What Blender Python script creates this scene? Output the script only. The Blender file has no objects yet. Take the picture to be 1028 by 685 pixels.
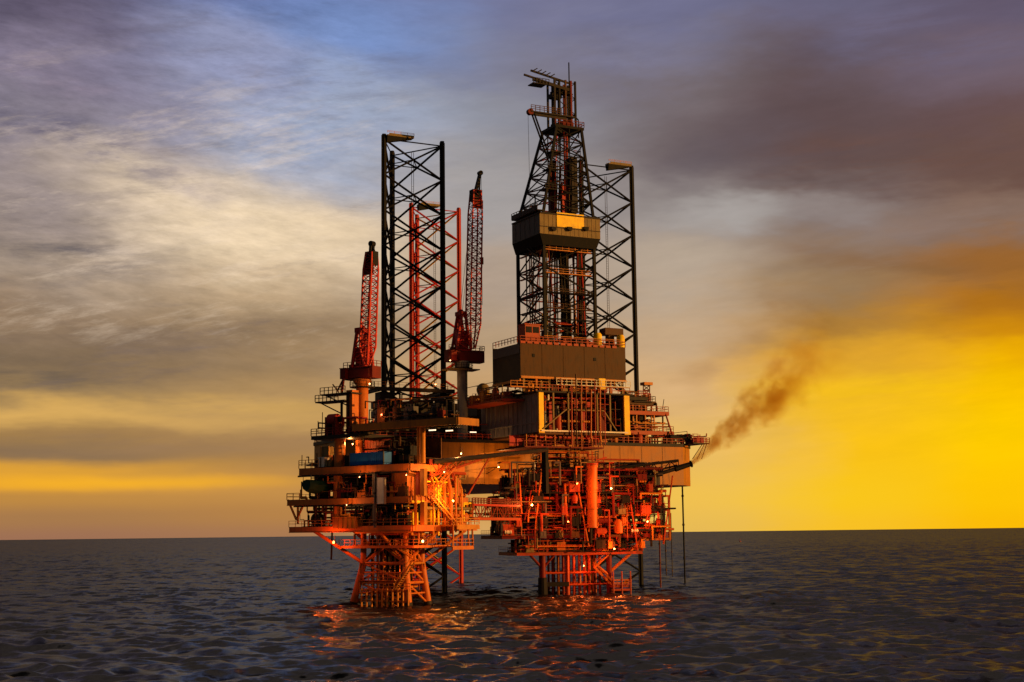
import bpy, math, random
import numpy as np
from mathutils import Vector, Matrix
random.seed(7)
S = bpy.context.scene
COL = S.collection
R = math.radians

# ------------------------------------------------------------------ camera
CAMZ = 12.6
FPX = 1427.8                     # focal length in photograph pixels (50 mm on 36 mm, 1028 px wide)
PITCH = math.atan((535.8 - 342.5) / FPX)
ROLL = math.atan(12.3 / 1028)
FW = Vector((0, math.cos(PITCH), math.sin(PITCH)))
RT = Vector((1, 0, 0)); UP0 = Vector((0, -math.sin(PITCH), math.cos(PITCH)))
CR = RT * math.cos(ROLL) - UP0 * math.sin(ROLL)
CU = RT * math.sin(ROLL) + UP0 * math.cos(ROLL)
CAM = Vector((0, 0, CAMZ))
cd = bpy.data.cameras.new('camera'); cam = bpy.data.objects.new('camera', cd); COL.objects.link(cam)
cd.lens = 50; cd.sensor_width = 36; cd.clip_start = 1; cd.clip_end = 90000
m = Matrix((CR, CU, -FW)).transposed().to_4x4(); m.translation = CAM
cam.matrix_world = m
S.camera = cam
S.view_settings.view_transform = 'Standard'; S.view_settings.look = 'None'
S.view_settings.exposure = 0; S.view_settings.gamma = 1; S.view_settings.use_curve_mapping = False
try:
    S.cycles.use_denoising = True; S.cycles.denoiser = 'OPENIMAGEDENOISE'
    S.cycles.max_bounces = 6; S.cycles.volume_max_steps = 256
except Exception: pass

def ray(u, v):
    return (FW * FPX + CR * (u - 514) - CU * (v - 342.5)).normalized()

class Frame:
    """A site's own axes: a to its right, b away from its front, z up. Measures where a line of sight meets its upright planes."""
    def __init__(s, ox, oy, deg):
        s.o = Vector((ox, oy, 0)); s.t = R(deg)
        s.A = Vector((math.cos(s.t), math.sin(s.t), 0)); s.B = Vector((-math.sin(s.t), math.cos(s.t), 0))
    def w(s, a, b, z): return s.o + s.A * a + s.B * b + Vector((0, 0, z))
    def front(s, u, v, b):
        d = ray(u, v); k = (b - (CAM - s.o).dot(s.B)) / d.dot(s.B); p = CAM + d * k - s.o
        return p.dot(s.A), p.z
    def side(s, u, v, a):
        d = ray(u, v); k = (a - (CAM - s.o).dot(s.A)) / d.dot(s.A); p = CAM + d * k - s.o
        return p.dot(s.B), p.z
    def f3(s, u, v, b):
        a, z = s.front(u, v, b); return Vector((a, b, z))
    def s3(s, u, v, a):
        b, z = s.side(u, v, a); return Vector((a, b, z))
def sea_at(u, v):
    d = ray(u, v); k = -CAMZ / d.z; return CAM + d * k

# ------------------------------------------------------------------ materials
def lin(c): return tuple(((x / 255) / 12.92 if x / 255 <= .04045 else ((x / 255 + .055) / 1.055) ** 2.4) for x in c)
MATS = {}
def paint(name, col, rough=.5, rust=.35, metal=0., rustcol=(.10, .035, .012), scale=.6):
    """Painted or bare steel with uneven colour, rust bleeding through and dirt runs."""
    m = bpy.data.materials.new(name); m.use_nodes = True; nt = m.node_tree; b = nt.nodes['Principled BSDF']
    tc = nt.nodes.new('ShaderNodeTexCoord')
    n1 = nt.nodes.new('ShaderNodeTexNoise'); n1.inputs['Scale'].default_value = scale; n1.inputs['Detail'].default_value = 6
    n1.inputs['Roughness'].default_value = .65
    mp = nt.nodes.new('ShaderNodeMapping'); mp.inputs['Scale'].default_value = (3.2, 3.2, .45)
    n2 = nt.nodes.new('ShaderNodeTexNoise'); n2.inputs['Scale'].default_value = scale * 1.3; n2.inputs['Detail'].default_value = 5
    nt.links.new(tc.outputs['Object'], n1.inputs['Vector']); nt.links.new(tc.outputs['Object'], mp.inputs['Vector'])
    nt.links.new(mp.outputs['Vector'], n2.inputs['Vector'])
    r1 = nt.nodes.new('ShaderNodeValToRGB'); r1.color_ramp.elements[0].position = .3; r1.color_ramp.elements[1].position = .75
    r1.color_ramp.elements[0].color = (*[c * .72 for c in col], 1); r1.color_ramp.elements[1].color = (*[min(1, c * 1.18) for c in col], 1)
    nt.links.new(n1.outputs['Fac'], r1.inputs['Fac'])
    r2 = nt.nodes.new('ShaderNodeMapRange'); r2.inputs['From Min'].default_value = .52; r2.inputs['From Max'].default_value = .72
    r2.inputs['To Max'].default_value = rust
    nt.links.new(n2.outputs['Fac'], r2.inputs['Value'])
    mx = nt.nodes.new('ShaderNodeMix'); mx.data_type = 'RGBA'; mx.inputs['B'].default_value = (*rustcol, 1)
    nt.links.new(r2.outputs['Result'], mx.inputs['Factor']); nt.links.new(r1.outputs['Color'], mx.inputs['A'])
    nt.links.new(mx.outputs['Result'], b.inputs['Base Color'])
    rr = nt.nodes.new('ShaderNodeMapRange'); rr.inputs['To Min'].default_value = rough - .12; rr.inputs['To Max'].default_value = rough + .2
    nt.links.new(n1.outputs['Fac'], rr.inputs['Value']); nt.links.new(rr.outputs['Result'], b.inputs['Roughness'])
    b.inputs['Metallic'].default_value = metal
    b.inputs['Specular IOR Level'].default_value = .12 if max(col) < .3 else .25
    MATS[name] = m; return m
def glow(name, col, s):
    m = bpy.data.materials.new(name); m.use_nodes = True; b = m.node_tree.nodes['Principled BSDF']
    b.inputs['Base Color'].default_value = (*col, 1); b.inputs['Emission Color'].default_value = (*col, 1); b.inputs['Emission Strength'].default_value = s
    MATS[name] = m
paint('orange', (.46, .115, .010)); paint('amber', (.50, .175, .010)); paint('yellow', (.90, .56, .012), rust=.2)
paint('red_orange', (.34, .040, .006)); paint('red', (.36, .012, .010)); paint('dark_red', (.13, .010, .007))
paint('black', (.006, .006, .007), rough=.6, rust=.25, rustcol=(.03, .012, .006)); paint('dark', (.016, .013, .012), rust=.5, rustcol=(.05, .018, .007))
paint('brown', (.075, .030, .010)); paint('windwall', (.066, .027, .005), rust=.75, rustcol=(.022, .010, .004)); paint('hull', (.36, .125, .005), rust=.6, scale=.3)
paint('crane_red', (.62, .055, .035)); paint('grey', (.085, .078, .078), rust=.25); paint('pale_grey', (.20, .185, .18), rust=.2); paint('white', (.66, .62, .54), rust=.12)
paint('cladding', (.20, .145, .062), rust=.6); paint('blue', (.010, .11, .42), rust=.15); paint('green', (.010, .04, .022), rust=.1)
paint('galvanised', (.25, .25, .25), metal=.6, rough=.45, rust=.2); paint('grating', (.035, .028, .022), rust=.5)
paint('drill_pipe', (.03, .026, .024), metal=.3, rust=.5); paint('rope', (.02, .02, .02))
glow('lamp_glass', (1, .46, .20), 4); glow('strip_lamp', (1, .80, .55), 1.6); glow('red_lamp', (1, .20, .08), 4)

# ------------------------------------------------------------------ mesh building
class MB:
    def __init__(s): s.v = []; s.f = []; s.sm = False
    def _add(s, vs, fs):
        k = len(s.v); s.v += [Vector(x) for x in vs]; s.f += [tuple(i + k for i in f) for f in fs]; return s
    def hexa(s, p): return s._add(p, [(0, 3, 2, 1), (4, 5, 6, 7), (0, 1, 5, 4), (1, 2, 6, 5), (2, 3, 7, 6), (3, 0, 4, 7)])
    def box(s, a0, a1, b0, b1, z0, z1):
        return s.hexa([(a0, b0, z0), (a1, b0, z0), (a1, b1, z0), (a0, b1, z0), (a0, b0, z1), (a1, b0, z1), (a1, b1, z1), (a0, b1, z1)])
    def beam(s, p, q, w, h=None):
        p = Vector(p); q = Vector(q); h = h or w; d = (q - p)
        if d.length < 1e-5: return s
        d.normalize(); up = Vector((0, 0, 1)) if abs(d.z) < .95 else Vector((0, 1, 0))
        x = d.cross(up).normalized(); y = x.cross(d).normalized(); x = x * w / 2; y = y * h / 2
        return s.hexa([p - x - y, p + x - y, p + x + y, p - x + y, q - x - y, q + x - y, q + x + y, q - x + y])
    def tube(s, p, q, r, n=8, r2=None, cap=True):
        p = Vector(p); q = Vector(q); d = q - p; r2 = r if r2 is None else r2
        if d.length < 1e-5: return s
        d.normalize(); up = Vector((0, 0, 1)) if abs(d.z) < .95 else Vector((0, 1, 0))
        x = d.cross(up).normalized(); y = x.cross(d)
        vs = [p + (x * math.cos(2 * math.pi * i / n) + y * math.sin(2 * math.pi * i / n)) * r for i in range(n)]
        vs += [q + (x * math.cos(2 * math.pi * i / n) + y * math.sin(2 * math.pi * i / n)) * r2 for i in range(n)]
        fs = [(i, (i + 1) % n, n + (i + 1) % n, n + i) for i in range(n)]
        if cap: fs += [tuple(range(n))[::-1], tuple(range(n, 2 * n))]
        return s._add(vs, fs)
    def path(s, pts, r, n=7):
        for p, q in zip(pts, pts[1:]): s.tube(p, q, r, n)
        for p in pts[1:-1]: s.ball(p, r * 1.02, 6, 4)
        return s
    def ball(s, c, r, n=12, m=8, sz=1):
        c = Vector(c); vs = [c + Vector((0, 0, -r * sz))]; fs = []
        for j in range(1, m):
            t = -math.pi / 2 + math.pi * j / m
            vs += [c + Vector((r * math.cos(t) * math.cos(2 * math.pi * i / n), r * math.cos(t) * math.sin(2 * math.pi * i / n), r * sz * math.sin(t))) for i in range(n)]
        vs.append(c + Vector((0, 0, r * sz)))
        fs += [(0, 1 + (i + 1) % n, 1 + i) for i in range(n)]
        for j in range(m - 2):
            k = 1 + j * n; fs += [(k + i, k + (i + 1) % n, k + n + (i + 1) % n, k + n + i) for i in range(n)]
        k = 1 + (m - 2) * n; fs += [(k + i, k + (i + 1) % n, len(vs) - 1) for i in range(n)]
        return s._add(vs, fs)
    def prism(s, pts, z0, z1):
        n = len(pts); vs = [(p[0], p[1], z0) for p in pts] + [(p[0], p[1], z1) for p in pts]
        return s._add(vs, [tuple(range(n))[::-1], tuple(range(n, 2 * n))] + [(i, (i + 1) % n, n + (i + 1) % n, n + i) for i in range(n)])
    def lathe(s, c, prof, n=12):
        c = Vector(c); vs = []
        for r, z in prof: vs += [c + Vector((r * math.cos(2 * math.pi * i / n), r * math.sin(2 * math.pi * i / n), z)) for i in range(n)]
        fs = []
        for j in range(len(prof) - 1): fs += [(j * n + i, j * n + (i + 1) % n, (j + 1) * n + (i + 1) % n, (j + 1) * n + i) for i in range(n)]
        fs += [tuple(range(n))[::-1], tuple(range((len(prof) - 1) * n, len(prof) * n))]
        return s._add(vs, fs)
    def rail(s, pts, h=1.1, step=1.6, r=.035, bars=2):
        for p, q in zip(pts, pts[1:]):
            p = Vector(p); q = Vector(q); L = (q - p).length; n = max(1, int(L / step))
            for i in range(n + 1):
                x = p.lerp(q, i / n); s.beam(x, x + Vector((0, 0, h)), r * 2)
            for k in range(bars):
                z = Vector((0, 0, h * (k + 1) / bars)); s.beam(p + z, q + z, r * 1.8)
        return s
    def lattice(s, p0, q0, p1, q1, n, r, cross=False, rung=True):
        """Bracing between the line p0-p1 and the line q0-q1."""
        p0, q0, p1, q1 = map(Vector, (p0, q0, p1, q1))
        for i in range(n):
            a, b = p0.lerp(p1, i / n), q0.lerp(q1, i / n); c, d = p0.lerp(p1, (i + 1) / n), q0.lerp(q1, (i + 1) / n)
            if rung: s.tube(a, b, r, 5)
            if cross: s.tube(a, d, r, 5); s.tube(b, c, r, 5)
            elif i % 2: s.tube(a, d, r, 5)
            else: s.tube(b, c, r, 5)
        if rung: s.tube(p1, q1, r, 5)
        return s
    def stair(s, p, q, w=.9, n=14):
        p = Vector(p); q = Vector(q); d = Vector((q.x - p.x, q.y - p.y, 0)); d.normalize(); x = Vector((-d.y, d.x, 0)) * w / 2
        for sg in (-1, 1):
            s.beam(p + x * sg, q + x * sg, .08, .25); s.beam(p + x * sg + Vector((0, 0, 1)), q + x * sg + Vector((0, 0, 1)), .07)
            for t in (0, .33, .66, 1):
                e = p.lerp(q, t) + x * sg; s.beam(e, e + Vector((0, 0, 1)), .06)
        for i in range(n):
            c = p.lerp(q, (i + .5) / n); s.beam(c - x, c + x, .25, .05)
        return s

BASE = {}
def thing(name, label, cat, fr, at, group=None):
    o = bpy.data.objects.new(name, None); COL.objects.link(o); o.empty_display_size = .5
    o.location = fr.w(*at); o.rotation_euler = (0, 0, fr.t); o['label'] = label; o['category'] = cat
    if group: o['group'] = group
    BASE[o.name] = Vector(at); return o
def part(name, mb, mat, parent, smooth=False, label=None):
    """One mesh object under its thing; its vertices were written in the thing's site axes."""
    root = parent
    while root.parent: root = root.parent
    b = BASE[root.name]
    me = bpy.data.meshes.new(name); me.from_pydata([tuple(v - b) for v in mb.v], [], mb.f); me.update()
    me.materials.append(MATS[mat] if isinstance(mat, str) else mat)
    if smooth:
        me.polygons.foreach_set('use_smooth', [True] * len(me.polygons))
        try: me.set_sharp_from_angle(angle=R(40))
        except Exception: pass
    o = bpy.data.objects.new(name, me); COL.objects.link(o); o.parent = parent
    if label: o['label'] = label
    return o
def copy_tree(o, parent=None):
    c = o.copy(); COL.objects.link(c); c.parent = parent
    for ch in list(o.children): copy_tree(ch, c)
    return c
def P(name, mat, parent, fn, smooth=False, label=None):
    mb = MB(); fn(mb)
    if name in ('pipe', 'cabinet', 'vessel', 'front_pipe') and parent.parent is None:
        PLANT.setdefault((parent, name), []).append((mb, mat)); return None
    return part(name, mb, mat, parent, smooth, label)
PLANT = {}
def build_plant():
    """The hundred largest and nearest pieces of each kind on a platform become parts of their own; the small rest is one part."""
    for (root, name), items in PLANT.items():
        def key(it):
            v = np.array([tuple(x) for x in it[0].v]); d = v.max(0) - v.min(0)
            return float(np.linalg.norm(d)) - .7 * float(v[:, 1].min())
        items.sort(key=key, reverse=True)
        for mb, mat in items[:100]: part(name, mb, mat, root, True)
        rest = items[100:]
        if rest:
            allm = MB(); mats = []; idx = []
            for mb, mat in rest:
                if mat not in mats: mats.append(mat)
                allm._add(mb.v, mb.f); idx += [mats.index(mat)] * len(mb.f)
            o = part(name, allm, mats[0], root, True)
            for mt in mats[1:]: o.data.materials.append(MATS[mt])
            o.data.polygons.foreach_set('material_index', idx); o['kind'] = 'stuff'; o['label'] = 'small far %ss crowding the inside of the decks' % name.replace('_', ' ')
def U(*a): return random.uniform(*a)
Z = Vector((0, 0, 1))

def deck(parent, a0, a1, b0, b1, z, girder, beam_h=.9, bays=5, rails='FRBL', railmat='amber', label=None, th=.18):
    """A grating floor on girders: parts floor > girders, cross beams, railings."""
    d = P('deck', 'grating', parent, lambda m: m.box(a0, a1, b0, b1, z - th, z), label=label)
    for (p, q) in (((a0, b0), (a1, b0)), ((a1, b0), (a1, b1)), ((a1, b1), (a0, b1)), ((a0, b1), (a0, b0))):
        v = Vector((q[0] - p[0], q[1] - p[1], 0)).normalized() * .16
        P('girder', girder, d, lambda m: (m.beam((p[0] + v.x, p[1] + v.y, z - beam_h / 2 - .05), (q[0] - v.x, q[1] - v.y, z - beam_h / 2 - .05), .18, beam_h),
            m.beam((p[0] + v.x, p[1] + v.y, z - beam_h - .06), (q[0] - v.x, q[1] - v.y, z - beam_h - .06), .42, .07)))
    for i in range(1, bays):
        a = a0 + (a1 - a0) * i / bays
        P('cross_beam', 'brown', d, lambda m: m.beam((a, b0 + .3, z - beam_h * .55), (a, b1 - .3, z - beam_h * .55), .25, beam_h * .7))
    e = {'F': ((a0, b0), (a1, b0)), 'R': ((a1, b0), (a1, b1)), 'B': ((a1, b1), (a0, b1)), 'L': ((a0, b1), (a0, b0))}
    for k in rails:
        p, q = e[k]
        P('railing', railmat, d, lambda m: m.rail([(p[0], p[1], z), (q[0], q[1], z)]))
    return d

MIX = ['dark', 'brown', 'dark_red', 'dark', 'red_orange', 'black', 'grey', 'amber']
def clutter(parent, a0, a1, b0, b1, z0, z1, npipe, nbox, nves, mats=MIX, rmax=.22, seed=1):
    """Pipe runs, pumps, cabinets and vessels filling one storey of a process deck; every one its own part."""
    rnd = random.Random(seed)
    for _ in range(npipe):
        r = rnd.choice((.07, .1, .14, rmax)); p = Vector((rnd.uniform(a0, a1), rnd.uniform(b0, b1), rnd.uniform(z0 + .3, z1 - .3))); pts = [p]
        ax = rnd.choice((0, 1, 2, 2))
        for k in range(rnd.choice((2, 3, 4, 5))):
            q = pts[-1].copy()
            lo, hi = ((a0, a1), (b0, b1), (z0, z1))[ax]
            q[ax] = min(hi, max(lo, q[ax] + rnd.choice((-1, 1)) * rnd.uniform(.25, .9) * (hi - lo))); pts.append(q)
            ax = (ax + rnd.choice((1, 2))) % 3
        P('pipe', rnd.choice(mats), parent, lambda m: m.path(pts, r), True)
    for _ in range(nbox):
        w, d, h = rnd.uniform(.8, 2.4), rnd.uniform(.8, 2), rnd.uniform(.35, .75) * (z1 - z0)
        a, b = rnd.uniform(a0, max(a0, a1 - w)), rnd.uniform(b0, max(b0, b1 - d))
        def f(m):
            m.box(a, a + w, b, b + d, z0 + .12, z0 + h); m.box(a - .08, a + w + .08, b - .08, b + d + .08, z0, z0 + .12)
            m.box(a + .1, a + w * .45, b - .05, b, z0 + .3, z0 + h - .2); m.box(a + w * .55, a + w - .1, b - .05, b, z0 + .3, z0 + h - .2)
            m.tube((a + w * .5, b + d * .5, z0 + h), (a + w * .5, b + d * .5, z0 + h + .5), .15, 6); m.rail([(a, b, z0 + h), (a + w, b, z0 + h)], .35, .6, .03, 1)
        P('cabinet', rnd.choice(mats), parent, f)
    for _ in range(nves):
        r = rnd.uniform(.45, .9)
        if rnd.random() < .55:
            h = rnd.uniform(.55, .85) * (z1 - z0); c = (rnd.uniform(a0 + r, max(a0 + r, a1 - r)), rnd.uniform(b0 + r, max(b0 + r, b1 - r)), z0)
            P('vessel', rnd.choice(mats), parent, lambda m: (m.lathe(c, [(r * .8, 0), (r * .8, .4), (r, .42), (r, h - .5), (r * .8, h - .2), (r * .35, h)], 14), m.tube(Vector(c) + Z * h, Vector(c) + Z * (h + .5), .12)), True)
        else:
            L = rnd.uniform(1.5, 3.5); c = Vector((rnd.uniform(a0 + L / 2, max(a0 + L / 2, a1 - L / 2)), rnd.uniform(b0 + r, max(b0 + r, b1 - r)), z0 + r + .5))
            def g(m):
                m.tube(c - Vector((L / 2, 0, 0)), c + Vector((L / 2, 0, 0)), r, 14)
                m.tube(c - Vector((L / 2, 0, 0)), c - Vector((L / 2 + .35, 0, 0)), r, 14, r * .5); m.tube(c + Vector((L / 2, 0, 0)), c + Vector((L / 2 + .35, 0, 0)), r, 14, r * .5)
                for t in (-.3, .3): m.box(c.x + t * L - .12, c.x + t * L + .12, c.y - r * .7, c.y + r * .7, z0, c.z - r * .6)
                m.tube(c + Z * r, c + Z * (r + .45), .14)
            P('vessel', rnd.choice(mats), parent, g, True)

# ------------------------------------------------------------------ sites
RIG = Frame(0.5, 325, 27.5)
_c = sea_at(410, 609.5); LEFT = Frame(_c.x, _c.y, -35)
_c = sea_at(545, 598); RIGHT = Frame(_c.x, _c.y, 15)
L3, R3, G3 = LEFT, RIGHT, RIG

# ================================================================== JACK-UP RIG
# ---- legs
def jack_leg(label, cx, b, half, ztop, mat, brace, bay=8.1, plat=None, lit=None):
    t = thing('jack_up_tower', label, 'rig leg', RIG, (cx, b, 0), 'lattice legs of the jack-up rig')
    ch = [(cx - half, b), (cx + half, b), (cx, b + half * 1.732)]
    z0 = -6
    for (x, y) in ch:
        def f(m):
            m.tube((x, y, z0), (x, y, ztop), .40, 10); m.box(x - .62, x + .62, y - .1, y + .1, z0, ztop)
            m.tube((x, y, ztop), (x, y, ztop + .3), .5, 10)
        P('chord', mat, t, f, True)
    n = int((ztop - z0) / bay); zs = [ztop - .8 - bay * i for i in range(n + 1)]
    for i in range(3):
        (x0, y0), (x1, y1) = ch[i], ch[(i + 1) % 3]
        def g(m):
            for za, zb in zip(zs, zs[1:]):
                m.tube((x0, y0, za), (x1, y1, zb), .24, 6); m.tube((x1, y1, za), (x0, y0, zb), .24, 6)
                if za == zs[0]: m.tube((x0, y0, za), (x1, y1, za), .15, 6)
        P('lattice_face', brace[i], t, g)
    for za in zs[:-1]:
        mids = [Vector(((ch[i][0] + ch[(i + 1) % 3][0]) / 2, (ch[i][1] + ch[(i + 1) % 3][1]) / 2, za - bay / 2)) for i in range(3)]
        P('inner_brace', brace[0], t, lambda m: [m.tube(mids[i], mids[(i + 1) % 3], .13, 5) for i in range(3)])
    def lad(m):
        for dx in (-.25, .25): m.tube((cx + dx, b + .5, z0 + 30), (cx + dx, b + .5, ztop - 3), .06, 5)
        for k in range(int((ztop - 40) / .6)): m.beam((cx - .25, b + .5, 30 + k * .6), (cx + .25, b + .5, 30 + k * .6), .04)
    P('ladder', 'dark', t, lad)
    if plat:
        pa, pb = plat
        d = P('work_platform', 'cladding', t, lambda m: (m.box(pa, pb, b - .9, b + .9, ztop - .1, ztop + .15), m.box(pa + .4, pb, b - .95, b - .85, ztop + .15, ztop + .5), m.box(pa + .4, pb, b + .85, b + .95, ztop + .15, ztop + .5)))
        P('railing', 'amber', d, lambda m: m.rail([(pa, b - .9, ztop + .5), (pb, b - .9, ztop + .5)], .5))
        P('underframe', 'black', d, lambda m: m._add([(pa, b - .9, ztop - .1), (pb, b - .9, ztop - .1), (pb, b + .9, ztop - .1), (pa, b + .9, ztop - .1), (pa, b - .5, ztop - 1.6), (pa, b + .5, ztop - 1.6)], [(0, 4, 1), (3, 2, 5), (0, 3, 5, 4), (1, 4, 5, 2), (0, 1, 2, 3)]))
    return t
lz = RIG.front(385, 136, 0)[1]; rz = RIG.front(634.5, 168, 0)[1]; bz = RIG.front(413, 205, 52.5)[1]
la0 = RIG.front(385.5, 260, 0)[0]; la1 = RIG.front(444.5, 260, 0)[0]
ra1 = RIG.front(636.5, 280, 0)[0]
ba0 = RIG.front(413, 280, 52.5)[0]; ba1 = RIG.front(461, 280, 52.5)[0]
LC, LH = (la0 + la1) / 2, (la1 - la0) / 2
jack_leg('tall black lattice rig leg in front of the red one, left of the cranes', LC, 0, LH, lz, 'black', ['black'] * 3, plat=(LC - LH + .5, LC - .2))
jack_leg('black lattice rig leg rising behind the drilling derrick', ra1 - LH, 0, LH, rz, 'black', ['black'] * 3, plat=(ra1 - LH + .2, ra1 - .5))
jack_leg('red lattice rig leg farthest back, seen through the tall black leg', (ba0 + ba1) / 2, 52.5, (ba1 - ba0) / 2, bz, 'red', ['red', 'yellow', 'red'], plat=((ba0 + ba1) / 2 - 5, (ba0 + ba1) / 2 + 1))  # yellow on one lattice face is sunlight painted onto red steel

# ---- hull
hbz = 23.4; htz = 32.6
ar = RIG.front(681, 470, 3)[0]
out = [(-41, -8), (ar - 6, -8), (ar, -2), (ar, 12), (16, 72), (-12, 72), (-44, 12), (-44, -4)]
hull = thing('jack_up_hull', 'ochre triangular rig hull raised above the sea on three lattice legs', 'rig hull', RIG, (0, 0, hbz))
hb = P('hull_body', 'hull', hull, lambda m: m.prism(out, hbz, htz))
P('rubbing_strip', 'dark', hull, lambda m: [m.beam((*p, htz + .15), (*q, htz + .15), .5, .7) for p, q in zip(out, out[1:] + out[:1])])
for p, q in zip(out, out[1:] + out[:1]):
    P('railing', 'red_orange', hull, lambda m: m.rail([(*p, htz + .5), (*q, htz + .5)], 1.2, 1.5, .05))
    n = max(1, int((Vector(p) - Vector(q)).length / 5.5))
    for i in range(1, n):
        e_ = Vector(p).lerp(Vector(q), i / n); P('plate_seam', 'brown', hb, lambda m: m.beam((*e_, hbz + .1), (*e_, htz - .3), .07, .07))
# hull underside stiffeners and pipes along the stern
P('fender_pipe', 'red_orange', hull, lambda m: m.path([(10, -8.3, htz - 3.4), (28, -8.3, htz - 3.4), (28, -8.3, htz - 6), (36, -8.3, htz - 6)], .18), True)
P('draught_mark', 'dark', hull, lambda m: [m.box(28 + i * .9, 28.5 + i * .9, -8.06, -8.0, htz - 4.1, htz - 3.9) for i in range(5)])
# main-deck houses
P('deck_house', 'brown', hull, lambda m: (m.box(-13, 6, 2, 26, htz, htz + 6.5), [m.box(-13 + 2.4 * i, -12.7 + 2.4 * i, 1.9, 2, htz, htz + 6.4) for i in range(8)]))
P('deck_house', 'dark', hull, lambda m: (m.box(-16, -5, 26, 46, htz, htz + 9), m.box(-14, -7, 28, 40, htz + 9, htz + 12)))
P('deck_house', 'cladding', hull, lambda m: (m.box(26, 40, 16, 30, htz, htz + 6), m.box(24, 30, 20, 30, htz + 6, htz + 9)))
clutter(hull, -16, -2, -6, 2, htz, htz + 5, 20, 6, 3, ['dark', 'dark_red', 'brown', 'red_orange', 'amber'], seed=5)
clutter(hull, 16, ar - 4, -7, 2, htz, htz + 3.6, 22, 7, 3, ['red_orange', 'red', 'amber', 'brown', 'pale_grey'], seed=6)
# jacking frames round the two stern legs
for cx, hh in ((LC, LH), (ra1 - LH, LH)):
    zt = RIG.front(400, 391, -2)[1]
    jf = P('jack_case', 'black', hull, lambda m: m.box(cx - hh - 1.5, cx - hh + 1.5, -1.5, 1.5, htz, zt - .6))
    for x, y in ((cx + hh, 0), (cx, hh * 1.732)): P('jack_case', 'black', hull, lambda m: m.box(x - 1.5, x + 1.5, y - 1.5, y + 1.5, htz, zt - .6))
    P('top_beam', 'dark', jf, lambda m: (m.beam((cx - hh - 4, -2, zt), (cx + hh + 1.5, -2, zt), .8, .8), m.beam((cx - hh - 1.5, -2, zt), (cx - hh - 1.5, 14, zt), .8, .8), m.beam((cx + hh + 1.5, -2, zt), (cx + hh + 1.5, 14, zt), .8, .8)))
    P('cross_bracing', 'dark', jf, lambda m: (m.lattice((cx - hh + 1.5, -1.7, htz), (cx + hh - 1.5, -1.7, htz), (cx - hh + 1.5, -1.7, zt), (cx + hh - 1.5, -1.7, zt), 3, .2, True),))
    for x in (cx - hh, cx + hh):
        for sx_ in (-1, 1):
            for k in range(4): P('gearbox', 'grey', jf, lambda m: m.box(x + sx_ * 2.2 - .5, x + sx_ * 2.2 + .5, -1.6, .9, htz + 1 + 2.1 * k, htz + 2.6 + 2.1 * k))
    P('railing', 'amber', jf, lambda m: m.rail([(cx - hh - 4, -2.4, zt + .4), (cx + hh + 1.5, -2.4, zt + .4), (cx + hh + 1.5, 14, zt + .4)], 1.1))
    clutter(hull, cx - hh, cx + hh, -1.5, 6, htz + .5, zt - .8, 26, 5, 3, ['black', 'dark', 'dark_red', 'dark', 'brown', 'grey'], seed=int(cx * 10))
# stepped superstructure right of the cantilever
for (u0, u1, v, bb, dp, mt) in ((627, 676, 432, -4, 9, 'red_orange'), (627, 671, 412, -3, 8, 'red_orange'), (627, 658, 402, -2, 7, 'brown')):
    a0, z = RIG.front(u0, v, bb); a1 = RIG.front(u1, v, bb)[0]
    dk = P('upper_deck', 'grating', hull, lambda m: m.box(a0, a1, bb, bb + dp, z - .25, z))
    P('girder', mt, dk, lambda m: (m.beam((a0, bb - .1, z - .5), (a1, bb - .1, z - .5), .2, .9), m.beam((a1 + .1, bb, z - .5), (a1 + .1, bb + dp, z - .5), .2, .9)))
    P('railing', mt, dk, lambda m: m.rail([(a0, bb, z), (a1, bb, z), (a1, bb + dp, z)], 1.2, 1.4, .05))
    for k in range(5):
        x = a0 + (a1 - a0) * (k + .4) / 5
        P('post', 'amber', dk, lambda m: m.beam((x, bb + .3, htz), (x, bb + .3, z - .3), .28))
    clutter(hull, a0, a1 - 1, bb + .5, bb + dp, z, z + 2.6, 10, 5, 2, ['red_orange', 'red', 'brown', 'amber', 'dark'], seed=int(u1))
p0 = RIG.f3(668, 415, -3); p1 = RIG.f3(675, 437, -5)
P('brace', 'red_orange', hull, lambda m: m.tube(p0, p1, .2))
pm = RIG.f3(665, 411, -2)
P('whip_aerial', 'dark', hull, lambda m: m.tube(pm, RIG.f3(666.5, 401, -2), .09, 5))
# small lattice mast with a lamp table
q0 = RIG.f3(649, 402, 2); q1 = RIG.f3(649, 387, 2)
ms = P('lamp_mast', 'brown', hull, lambda m: (m.lattice(q0 + Vector((-.9, 0, 0)), q0 + Vector((.9, 0, 0)), q1 + Vector((-.9, 0, 0)), q1 + Vector((.9, 0, 0)), 3, .12, True), m.beam(q0 + Vector((-.9, 0, 0)), q1 + Vector((-.9, 0, 0)), .2), m.beam(q0 + Vector((.9, 0, 0)), q1 + Vector((.9, 0, 0)), .2)))
P('lamp_table', 'amber', ms, lambda m: m.box(q1.x - 1.2, q1.x + 1.2, 1, 3, q1.z, q1.z + .7))
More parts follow.
